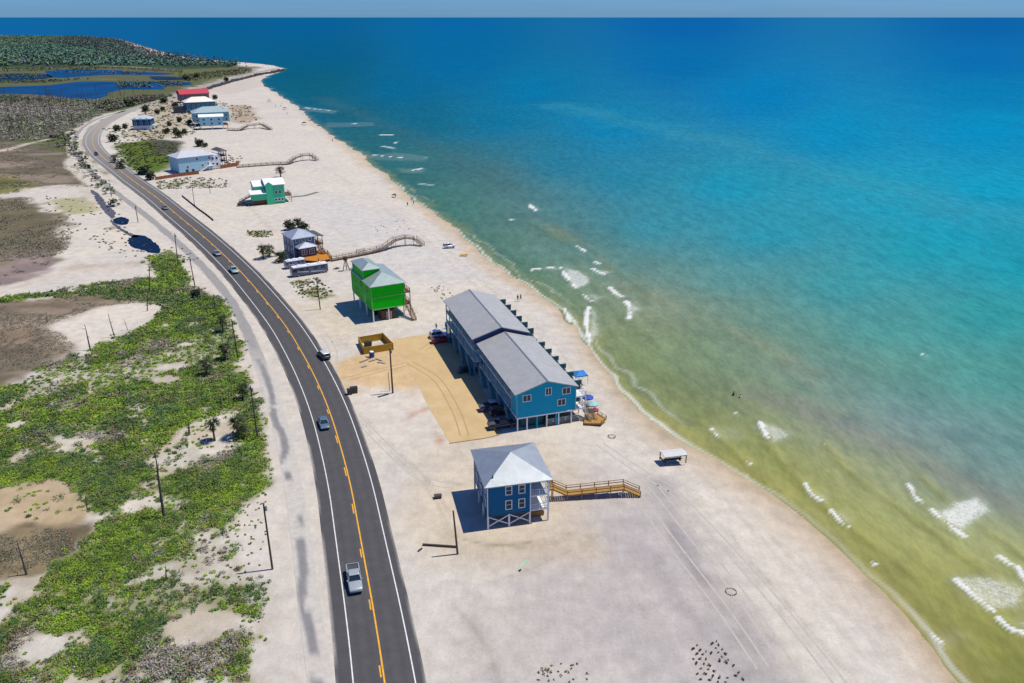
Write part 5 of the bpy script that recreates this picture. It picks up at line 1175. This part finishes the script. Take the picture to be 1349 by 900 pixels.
DW = mat('dead_wood', S(96,84,78,.7), .95, var=.3, sc=2); DWg = mat('bleached_wood', S(150,138,128,.7), .95, var=.3, sc=2)
def snag_parts(par, hh, r0, nb, m, lean=(0,0), seed=0):
    rd = random.Random(seed); mb = MB(); pts = [Vector((lean[0]*t+rd.uniform(-.05,.05)*hh*.06, lean[1]*t, hh*t)) for t in (0,.3,.6,.85,1)]
    mb.tube(pts, [r0*1.2, r0, r0*.8, r0*.5, r0*.25], 7); mb.build('trunk', m, par)
    for k in range(nb):
        t = rd.uniform(.45,.97); a = rd.uniform(0,6.28); L = hh*rd.uniform(.10,.24); s = Vector((lean[0]*t, lean[1]*t, hh*t)); d = Vector((math.cos(a), math.sin(a), rd.uniform(.2,.9))).normalized()
        b = MB(); b.tube([s, s+d*L*.5, s+d*L+Vector((0,0,L*.25))], [r0*.4, r0*.3, r0*.1], 5)
        e = s+d*L*.5; d2 = Vector((math.cos(a+.8), math.sin(a+.8), .5)).normalized(); b.tube([e, e+d2*L*.45], [r0*.22, r0*.08], 5); b.build('branch', m, par)
def snag(label, base, top, nb=4, r0=.13, m=None, group='bare dead trees left of the road'):
    o = thing('dead_tree', label, 'dead tree', G(*base), random.uniform(0, .4), group); b_ = G(*base); c_ = (450-top[1])/F; k = b_.y/(CP+c_*SP)
    snag_parts(o, max(1.2, hgt(base, top)), r0, nb, m or DW, (max(-1.5, min(1.5, (top[0]-674.5)/F*k-b_.x)), 0), int(base[0]*7+base[1])); return o
snag('tall forked dead trunk rising from the dense scrub in the middle of the left side', (216.5,683), (204,596), 6, .2)
snag('thin leaning dead trunk at the edge of the dark bare ground at the left border', (35,757), (22,712), 2, .13)
snag('dark dead trunk at the front edge of the pale bare pan', (119,461), (112,429), 3, .16)
snag('leaning bleached dead trunk standing in the middle of the pale bare pan', (151,444), (142,412), 2, .13, DWg)
snag('bare dead trunk standing in the green strip below the bare pan track', (197,384), (196,347), 3, .13); snag('dead trunk in the green strip right of the pale pan', (194,410), (194,384), 2, .12)
snag('short broken stump by the sandy hollow above the scrub palms', (249,573), (248.5,556), 1, .17); snag('thin upright dead stem beside the broken stump', (247,590), (246,573), 1, .08); snag('dead stump near the tall leaning pole in the sandy scrub edge', (291.5,540), (290.5,523), 1, .15)
snag('slender dead stem left of the dead stump at the scrub edge', (302,530), (300.5,514), 1, .08); snag('low grey dead tree with many twigs in the upper scrub', (166,594), (161,572), 4, .1); snag('pair-stemmed dead tree in the dense scrub below the grey twigs', (177,575), (175,556), 3, .09)
snag('small dead tree in the sandy patch at the bottom of the scrub', (219,765), (218,745), 3, .1); snag('slanting dead stem by the tan hollow at the left', (115,672), (112,652), 2, .08); snag('pale dead sapling standing on the pan edge', (168,435), (163,419), 3, .07, DWg)
snag('lone dead stem in the upper brown marsh', (62,425), (61,412), 1, .1)
snag('dead stem standing over the dark pond by the road', (197,364), (196,340), 2, .1)

# ================================================================== LIVING PLANTS
def leafmat(name, rgb, tr=.12):
    m, nt, b = new_mat(name); at = N(nt, 'ShaderNodeAttribute', attribute_name='Col')
    oi = N(nt, 'ShaderNodeObjectInfo'); mr = ramp(nt, oi.outputs['Random'], [(0, (.85,.88,.8)), (1, (1.12,1.1,1.1))])
    c = mixc(nt, 1.0, at.outputs['Color'], mr, 'MULTIPLY'); nt.links.new(c, b.inputs['Base Color']); b.inputs['Roughness'].default_value = .6; b.inputs['Specular IOR Level'].default_value = .25
    return m
LEAF = leafmat('leaf', (.1,.2,.03))
def quads(cent, size, nrm_bias, cols, aspect=1.0, seed=1):
    """leaf quads: centres (n,3), sizes (n,), random tilt biased to point up by nrm_bias"""
    r_ = np.random.default_rng(seed); n = len(cent); nr = r_.normal(size=(n,3)); nr[:,2] = np.abs(nr[:,2])+nrm_bias; nr /= np.linalg.norm(nr, axis=1)[:,None]
    t = r_.normal(size=(n,3)); a = np.cross(nr, t); a /= np.linalg.norm(a, axis=1)[:,None]; b_ = np.cross(nr, a)
    a = a*size[:,None]*.5*aspect; b_ = b_*size[:,None]*.5
    V = np.stack([cent-a-b_*.6, cent+a*.3-b_, cent+a+b_*.6, cent-a*.3+b_], 1).reshape(-1,3)
    return V, np.arange(4*n).reshape(n,4), np.repeat(cols, 4, 0)
def palm_proto():
    r_ = random.Random(5); V = []; Fq = []; C_ = []
    for k in range(30):
        a = k*2.4+r_.uniform(-.2,.2); el = r_.uniform(-.7, 1.2); L = r_.uniform(1.1,1.6); d = Vector((math.cos(a)*math.cos(el), math.sin(a)*math.cos(el), math.sin(el))); s = Vector((-math.sin(a), math.cos(a), 0))
        stem = [d*L*t*.55+Vector((0,0,-.55*(t**2)*L*max(0,.6+.3*math.cos(el)))) for t in (0,.5,1.0)]
        tip = stem[2]
        for j in range(9):                            # fan of leaflets at the end of each stalk
            f = (j-4)/4; dd = (d*(1-abs(f)*.45)+s*f*.9+Vector((0,0,-.35-abs(f)*.2))).normalized(); w_ = s*.05+Vector((0,0,.03)); i = len(V); q = tip+dd*L*.62
            V += [tip-w_, tip+w_, q+w_*.5, q-w_*.5]; Fq.append((i,i+1,i+2,i+3)); g_ = r_.uniform(.6,1.2); C_ += [(.040*g_,.060*g_,.022*g_)]*4
        i = len(V); w_ = s*.03; V += [stem[0]-w_, stem[0]+w_, stem[2]+w_, stem[2]-w_]; Fq.append((i,i+1,i+2,i+3)); C_ += [(.08,.08,.04)]*4
    for k in range(26):                               # brown skirt
        a = r_.uniform(0,6.28); d = Vector((math.cos(a), math.sin(a), 0)); i = len(V); s = Vector((-math.sin(a), math.cos(a), 0))*.12; p = d*.15; q = d*r_.uniform(.3,.7)+Vector((0,0,-r_.uniform(.5,1.1)))
        V += [p-s, p+s, q+s, q-s]; Fq.append((i,i+1,i+2,i+3)); g_ = r_.uniform(.7,1.2); C_ += [(.09*g_,.07*g_,.045*g_)]*4
    return np_mesh('palm_crown', np.array([tuple(v) for v in V]), np.array(Fq), LEAF, np.array(C_), smooth=False)
PALM = palm_proto()
def palm(label, base, crown, k=1.0, group='cabbage palms', cat='palm tree'):
    b_ = G(*base); hh = max(.9, hgt(base, crown)); o = thing('palm_tree', label, cat, b_, random.uniform(0,6), group)
    lean = random.uniform(-.2,.2); mb = MB(); mb.tube([(0,0,-.2),(lean*.5,0,hh*.5),(lean,0,hh)], [.2*k,.16*k,.15*k], 8); mb.build('trunk', PW, o)
    link('crown', PALM, o, (lean,0,hh), random.uniform(0,6), k*1.05); return o
palm('palm at the scrub edge with a round shadow, uppermost of the scrub palms', (294,438), (292,419), 1.15)
palm('palm below the uppermost scrub palm, beside the old path', (297,474), (300,457), 1.3); palm('shaggy low palm in the green scrub left of the old path palms', (272,494), (271,477), 1.25)
palm('palm on the sand next to the tall leaning pole', (320,527), (318,510), 1.15); palm('slim palm with a small crown in the sandy scrub gap', (283,581), (280,556), 1.05); palm('broad dark palm beside the slim palm, next to the pole', (314,576), (312,555), 1.5)
palm('left palm of the close roadside pair near the motorhome', (347,341), (343,326), 1.45); palm('right palm of the close roadside pair near the motorhome', (355,338), (354.5,326), 1.45); palm('low round palm between the roadside pair and the motorhome', (371,345), (370,335), 1.7)
palm('solitary palm standing behind the emerald house', (370,233.5), (369,222), 1.7); palm('dark palm behind the roof of the slate grey house', (393,301), (393,291), 1.7)
palm('palm beside the road at the inside of the bend, on the white sand', (152,214), (151,206), 1.8); palm('palm at the edge of the green lawn in the bend', (161,222), (160,214), 2.0)
def bush_mesh(name, r0, h0, n, pal, leaf, seed, core=True):
    rr = np.random.default_rng(seed); nb = 7
    bl = np.c_[rr.uniform(-.6,.6,nb)*r0, rr.uniform(-.6,.6,nb)*r0, rr.uniform(.25,.7,nb)*h0]; bi = rr.integers(0, nb, n); d = rr.normal(size=(n,3)); d /= np.linalg.norm(d, axis=1)[:,None]
    c_ = bl[bi]+d*np.array([.55*r0,.55*r0,.42*h0])*rr.uniform(.55,1.05,n)[:,None]; c_[:,2] = np.maximum(c_[:,2], .04)
    col = np.array(pal)[rr.integers(0, len(pal), n)]*rr.uniform(.7,1.25,n)[:,None]
    V_, F_, C_ = quads(c_, rr.uniform(.6,1.3,n)*leaf, .5, col, 1.3, seed); return np_mesh(name, V_, F_, LEAF, C_, smooth=False)
DKP = [(.030,.048,.020),(.045,.062,.026),(.026,.040,.020)]
DBUSH = [bush_mesh('bush_crown', 1.5, 2.2, 420, DKP, .34, s) for s in (1,2,3)]
def bush(label, base, k, group='dark bushes', cat='bush', trunk=True):
    o = thing('bush', label, cat, G(*base), random.uniform(0,6), group); link('crown', DBUSH[int(base[0]) % 3], o, (0,0,.1*k), 0, k)
    MB().tube([(0,0,-.1),(.1*k,0,.6*k),(.0,.1*k,1.1*k)], [.12*k,.09*k,.05*k], 6).build('trunk', PW, o); return o
bush('round dark bush at the top of the scrub by the old path', (257,392), 1.1)
for px_, py_, k, lb in ((148,187,2.2,'round dark tree by the road bend below the small dark blue house'),(154,173,2.0,'dark tree left of the small dark blue house'),(166,169,1.6,'small dark bush against the small dark blue house'),(189,230,2.2,'dark bush at the lower edge of the green lawn'),(199,237,1.9,'dark bush at the end of the brown fence by the road'),
  (216,136,2.6,'dark tree behind the small dark blue house near the far road'),(192,147,2.6,'dark tree between the far road and the small dark blue house'),(171,140,3.0,'dark tree on the marsh side of the far road'),(178,137,2.4,'smaller dark tree next to the dark tree on the marsh side'),(208,150,1.8,'low dark bush on the sandy plot behind the small dark blue house'),(214,146,1.6,'low bush left of the dark teal house'),
  (219,176,1.8,'dark bush on the sandy plot below the pale turquoise house'),(236,181,2.3,'biggest dark bush on the sandy plot behind the pale blue house'),(243,176,1.6,'flat dark bush by the deck of the pale turquoise house'),(231,174,1.5,'small bush between two dark bushes on the sandy plot'),(262,193,2.2,'dark bush just behind the roof of the pale blue house'),(270,194,1.3,'small dark bush beside the one behind the pale blue roof'),
  (383,303,1.6,'low olive bush left of the palm behind the slate grey house'),(401,303,1.3,'small bush right of the palm behind the slate grey house'),(249,164,1.8,'dark bush beside the big grey-green roofed house'),(236,161,1.7,'dark bush left of the big grey-green roofed house'),(224,166,1.4,'low dark bush near the parked sand track by the far houses'),
  (232,142,2.2,'dark bush beside the red roofed house'),(283,131,2.0,'dark bush at the sea side of the red roofed house'),(258,103,3.0,'dark tree by the lagoon end of the far road'),(298,107,2.4,'low dark bush on the cape road verge'),(246,106,3.2,'dark tree at the lagoon tip')): bush(lb, (px_,py_), k, 'dark bushes about the far houses')

# low scrub: nobody could count it
NP = 34000
sx = rng.uniform(-175, -20, NP*5); sy = 58+(300-58)*rng.uniform(0, 1, NP*5)**1.35
ppx, ppy = to_px(sx, sy); ok = (ppx > -90) & (ppx < 360) & (ppy > 330) & (ppy < 945); sx, sy = sx[ok], sy[ok]
dn = veg_density(sx, sy); keepm = rng.uniform(0, 1, len(sx)) < dn*.92+.012*(dn > .01); sx, sy = sx[keepm][:NP], sy[keepm][:NP]; dn = dn[keepm][:NP]
pal = np.array([(.175,.275,.020),(.115,.20,.022),(.065,.115,.024),(.17,.175,.05),(.25,.225,.20),(.075,.125,.05),(.16,.13,.08)]); n = len(sx)
kind = fbm(sx, sy, 6, 201, 3)+rng.normal(0, .11, n); dead = fbm(sx, sy, 9, 231, 3)+rng.normal(0, .075, n)
ki = np.where(kind > .55, 0, np.where(kind > .44, 1, np.where(kind > .34, 2, 5))); ki = np.where(rng.uniform(0,1,n) < .14, 3, ki); ki = np.where(dead > .76, 4, np.where(dead > .71, 6, ki))
big = rng.uniform(0, 1, n) < .07; ki = np.where(big & (ki < 2), 2, ki)
rad = rng.uniform(.20, .60, n)*(.7+.5*dn)*np.where(big, 2.2, 1); hh = rad*rng.uniform(.5, .95, n)*(.5+fbm(sx, sy, 11, 251, 2))*np.where(big, 1.2, 1)
tone = .80+.6*fbm(sx, sy, 3.5, 261, 3)+rng.normal(0, .10, n)
LPC = np.where(sy < 130, 34, np.where(sy < 200, 22, 14))*np.where(big, 3, 1); idx = np.repeat(np.arange(n), LPC); m_ = len(idx)
d = rng.normal(size=(m_,3)); d /= np.linalg.norm(d, axis=1)[:,None]; d[:,2] = np.abs(d[:,2])
rr_ = rng.uniform(.25, 1.1, m_)**.8
cent = np.c_[sx[idx]+d[:,0]*rad[idx]*rr_*1.25, sy[idx]+d[:,1]*rad[idx]*rr_*1.25, .03+d[:,2]*hh[idx]*rr_*1.2]
size = rng.uniform(.06, .17, m_)*np.where(sy[idx] > 200, 1.9, np.where(sy[idx] > 130, 1.4, 1.))
colv = pal[ki[idx]]*(tone[idx]*rng.uniform(.7, 1.3, m_))[:,None]*(1+rng.normal(0, .06, (m_,3)))
V_, F_, C_ = quads(cent, size, 1.0, np.clip(colv, .01, 1), 1.9, 77)
# tufts and sprigs out on the open sand
def tufts(pts, k, pal_, seed, hscale=1.0, per=12, leaf=.22):
    rr = np.random.default_rng(seed); pts = np.array(pts); n = len(pts); ix = np.repeat(np.arange(n), per); r0 = rr.uniform(.5,1.2,n)*k
    d = rr.normal(size=(len(ix),3)); d /= np.linalg.norm(d, axis=1)[:,None]; d[:,2] = np.abs(d[:,2]); q = rr.uniform(.2,1,len(ix))
    c = np.c_[pts[ix,0]+d[:,0]*r0[ix]*q, pts[ix,1]+d[:,1]*r0[ix]*q, .04+d[:,2]*r0[ix]*q*.7*hscale]
    return quads(c, rr.uniform(.7,1.4,len(ix))*leaf, .4, np.array(pal_)[rr.integers(0,len(pal_),len(ix))]*rr.uniform(.7,1.3,len(ix))[:,None], 1.3, seed)
tag(link('scrub', np_mesh('scrub', V_, F_, LEAF, C_, smooth=False)), 'dense low green scrub with grey dead patches over the sand left of the road', 'scrub', None, 'stuff')
def scatter(poly, n, seed):
    w_ = P2(poly); r_ = np.random.default_rng(seed); q = np.c_[r_.uniform(w_[:,0].min(), w_[:,0].max(), n), r_.uniform(w_[:,1].min(), w_[:,1].max(), n)]; return q[inside(q[:,0], q[:,1], w_)]
acc = []
OLV = [(.10,.13,.03),(.13,.15,.05),(.07,.095,.03)]
for poly, n, k, leaf in (([(383,372),(420,366),(440,385),(425,395),(395,392)],150,.6,.26), ([(325,304),(358,304),(360,312),(330,313)],70,.7,.3), ([(205,240),(250,234),(300,236),(300,247),(210,250)],160,.9,.4),
   ([(566,378),(584,376),(600,392),(586,400)],46,.35,.14), ([(690,885),(760,870),(790,900),(690,905)],26,.25,.12), ([(150,190),(235,187),(232,212),(182,230),(160,212)],420,1.1,.6), ([(300,640),(345,560),(352,640),(350,760),(330,900),(310,900)],260,.28,.14), ([(480,296),(540,290),(540,310),(500,312)],12,.4,.2),
   ([(185,140),(245,124),(300,136),(285,165),(240,182),(180,186)],700,1.2,.6), ([(135,170),(200,160),(210,185),(150,190)],160,1.2,.6), ([(240,205),(320,205),(320,214),(285,222)],60,.9,.5), ([(300,138),(330,140),(340,162),(305,160)],120,1.2,.6), ([(150,310),(260,330),(262,350),(200,352),(120,320)],60,.6,.3), ([(60,258),(140,262),(180,300),(150,330),(80,320)],110,.6,.34)):
    q = scatter(poly, n*2, int(poly[0][0]))[:n]
    if len(q): acc.append(tufts(q, k, OLV, int(poly[0][0])+1, .8, 12, leaf))
o_ = 0; VV = []; FF = []; CC = []
for a_, b_, c_ in acc: VV.append(a_); FF.append(b_+o_); CC.append(c_); o_ += len(a_)
tag(link('weeds', np_mesh('weeds', np.concatenate(VV), np.concatenate(FF), LEAF, np.concatenate(CC), smooth=False)), 'thin olive weeds and tufts scattered over the open sand', 'weeds', None, 'stuff')
# marsh grass over the brown flats
acc = []
MGP = [(.20,.175,.14),(.15,.135,.105),(.14,.145,.08),(.25,.225,.19)]
for poly, n in (([(-120,196),(60,186),(97,180),(112,206),(140,250),(108,246),(-120,247)],1500),([(-120,262),(40,260),(64,276),(95,296),(92,325),(60,350),(20,374),(-120,390)],2200),([(-120,404),(60,394),(130,386),(176,388),(188,398),(130,404),(60,430),(-120,448)],1600),([(-120,448),(50,430),(84,441),(98,456),(62,479),(0,510),(-120,540)],1600),([(-120,705),(70,696),(112,694),(98,726),(40,750),(-120,780)],700),
   ([(-60,232),(20,231),(44,243),(20,255),(-60,260)],300)):
    q = scatter(poly, n*6, int(poly[1][1]))[:n*2]; q = q[fbm(q[:,0], q[:,1], 9, 5) > .46]; acc.append(tufts(q, .8 if poly[1][1] > 380 else 1.3, MGP if poly[0][1] != 232 else OLV, int(poly[1][1])+7, .35, 9, .13 if poly[1][1] > 380 else .26))
o_ = 0; VV = []; FF = []; CC = []
for a_, b_, c_ in acc: VV.append(a_); FF.append(b_+o_); CC.append(c_); o_ += len(a_)
tag(link('marsh_grass', np_mesh('marsh_grass', np.concatenate(VV), np.concatenate(FF), LEAF, np.concatenate(CC), smooth=False)), 'dry brown marsh grass covering the flats beyond the scrub', 'marsh grass', None, 'stuff')
# planted dune rows at the bottom
DP = bush_mesh('dune_plant', .24, .32, 60, [(.05,.05,.03),(.035,.04,.022),(.07,.06,.04)], .10, 5)
rows = [(717,285),(655,320),(750,342),(710,385),(803,405),(745,450),(850,472),(800,515),(893,560),(865,600),(970,645),(1047,748),(1005,795),(1110,850),(430,345),(372,398),(475,418),(428,472),(515,480),(562,436),(376,548),(474,546),(563,548),(420,610),(533,620),(488,690),(598,700),(615,643),(435,768),(553,768),(683,728),(665,800),(482,850),(620,858),(760,825),(740,888),(765,575),(880,825),(850,888),(640,460)]
for rx, ry in rows:
    o = link('dune_plant', DP, None, G(880+rx*.08895, 820+ry*.08895), random.uniform(0,6), random.uniform(.5,.95)); tag(o, 'small dark dune plant in the planted patch on the grey sand', 'dune plant', 'planted patch of dune plants')
# rings and traces
def ring(label, p, r_):
    o = thing('stone_ring', label, 'stone ring', G(*p)); 
    for k in range(16):
        a = k*6.283/16; s = random.uniform(.07,.12); MB().prism([(math.cos(a)*r_+math.cos(t)*s, math.sin(a)*r_+math.sin(t)*s) for t in (0,1.2,2.5,3.8,5)], 0, s*1.1).build('stone', mat('dark_stone', (.12,.11,.10), .9), o)
ring('ring of small dark stones on the grey lower beach', (963,780), .75); ring('ring of small stones on the sand between the terrace and the pale shelter', (806,575), .7)

# ================================================================== FAR WOODS
def wood(name, label, polys, n, hgt_, rad_, pal_, seed, per=26, leaf=2.2, up=1.3):
    q = np.concatenate([scatter(p, nn*4, seed+i)[:nn] for i, (p, nn) in enumerate(polys)]); rr = np.random.default_rng(seed); n = len(q)
    H_ = hgt_*rr.uniform(.5,1.15,n); R_ = rad_*rr.uniform(.6,1.2,n); tone = np.clip((fbm(q[:,0], q[:,1], 160, seed)-.3)*2.2, 0, .999); ti = np.clip((tone*len(pal_)+rr.normal(0,.5,n)).astype(int), 0, len(pal_)-1)
    ix = np.repeat(np.arange(n), per); d = rr.normal(size=(len(ix),3)); d /= np.linalg.norm(d, axis=1)[:,None]; k = rr.uniform(.4,1.0,len(ix))
    c = np.c_[q[ix,0]+d[:,0]*R_[ix]*k, q[ix,1]+d[:,1]*R_[ix]*k, H_[ix]*(.58+.42*d[:,2]*k)]
    V_, F_, C_ = quads(c, leaf*rr.uniform(.6,1.4,len(ix)), up, np.array(pal_)[ti[ix]]*rr.uniform(.84,1.18,len(ix))[:,None], 1.2, seed)
    tag(link(name, np_mesh(name, V_, F_, LEAF, C_, smooth=False)), label, 'woodland', None, 'stuff')
wood('far_woods', 'far dark green woodland filling the cape beyond the lagoons', [([(-420,46.5),(0,47.5),(110,49.5),(150,53),(185,66),(215,74.5),(260,80),(325,86),(300,88.5),(290,88),(200,88),(100,87),(-420,92)], 13000)], 0, 7, 5, [(.10,.20,.15),(.085,.155,.13),(.10,.20,.095),(.12,.145,.15),(.11,.21,.11)], 11, 26, 2.5)
wood('bare_woods', 'dark purplish bare stems fringing the sea edge of the far woods', [([(90,50),(150,53),(185,64),(215,73),(262,79.5),(325,86),(330,89.5),(270,88),(190,84),(120,66),(60,58)], 3600)], 0, 13, 1.5, [(.10,.10,.12),(.12,.11,.13),(.08,.10,.10)], 51, 9, 1.6, .1)
wood('marsh_brush', 'grey and purple brush with dead stems between the lagoon and the road bend', [([(-300,130),(60,128),(135,133),(185,131),(150,142),(118,160),(96,174),(60,184),(-300,196)], 4200)], 0, 1.8, 2.4, [(.16,.18,.11),(.21,.20,.17),(.20,.165,.16),(.14,.17,.085),(.25,.235,.21)], 21, 16, .8)
wood('lagoon_scrub', 'dark green scrub along the lagoon shores', [([(-300,108),(20,108),(120,104),(60,109),(-300,113)], 500), ([(235,100),(330,90),(330,96),(250,108)], 350), ([(-300,128),(0,127),(90,134),(-300,140)], 700), ([(120,138),(180,128),(228,127),(190,136),(140,148)], 500), ([(150,109),(240,109),(244,114),(160,117)], 110), ([(-100,100),(60,99),(60,104),(-100,105)], 160), ([(60,96),(160,94),(220,97),(120,99)], 60), ([(0,90),(110,88),(240,93),(240,97),(160,91),(0,95)], 300), ([(60,182),(98,174),(112,206),(150,256),(160,274),(148,272),(118,234),(90,205)], 260)], 0, 3.0, 2.8, [(.085,.12,.06),(.11,.13,.065),(.13,.105,.095),(.09,.14,.05)], 31, 16, 1.2)
SN = MB(); rdm = random.Random(3)
dead0 = thing('dead_pine', 'bare grey dead pine stem standing in the marsh brush beyond the road bend', 'dead tree', (0,0,0), 0, 'dead pines in the marsh'); snag_parts(dead0, 9, .17, 4, DW, (.3,0), 4)
pts_ = np.concatenate([scatter([(-20,134),(60,131),(140,134),(170,134),(118,158),(96,172),(60,182),(-20,190)], 900, 5)[:90], scatter([(-20,126),(140,124),(200,118),(150,134),(0,136)], 400, 6)[:34]])
for k, (x, y) in enumerate(pts_):
    c_ = dead0 if k == 0 else copy_tree(dead0); c_.location = (x, y, 0); c_.rotation_euler.z = rdm.uniform(0,6); s = rdm.uniform(.6,1.3); c_.scale = (s, s, s)
dead1 = None
pts_ = scatter([(95,48.5),(150,51),(185,60),(225,75),(270,81),(320,87),(330,90),(280,88),(215,80),(170,66),(120,55)], 600, 9)[:70]
for k, (x, y) in enumerate(pts_):
    if dead1 is None:
        dead1 = thing('shore_pine', 'thin dead pine standing at the sea edge of the far woods', 'dead tree', (0,0,0), 0, 'dead pines along the far shore'); snag_parts(dead1, 17, .35, 3, DW, (.4,0), 8); c_ = dead1
    else: c_ = copy_tree(dead1)
    c_.location = (x, y, 0); c_.rotation_euler.z = rdm.uniform(0,6); s = rdm.uniform(.6,1.2); c_.scale = (s, s, s)
# riprap along the cape road
rr = MB(); line = crom([G(*p) for p in ((268,119),(285,114),(305,108),(325,103),(345,98),(360,95.5),(371,92.5))], 2.0)
for p in line:
    for k in range(4):
        s = rdm.uniform(.8,1.9); c_ = p+Vector((rdm.uniform(-3,3), rdm.uniform(-6,3), -.4)); rr.prism([(c_.x+math.cos(t)*s*rdm.uniform(.7,1.1), c_.y+math.sin(t)*s*rdm.uniform(.7,1.1)) for t in (0,1.2,2.3,3.5,4.9)], c_.z, c_.z+s*rdm.uniform(.8,1.5))
tag(rr.build('riprap', mat('dark_rock', S(92,86,86,.75), .9, var=.35, sc=.4)), 'dark boulders heaped along the sea side of the cape road', 'rocks', None, 'stuff')
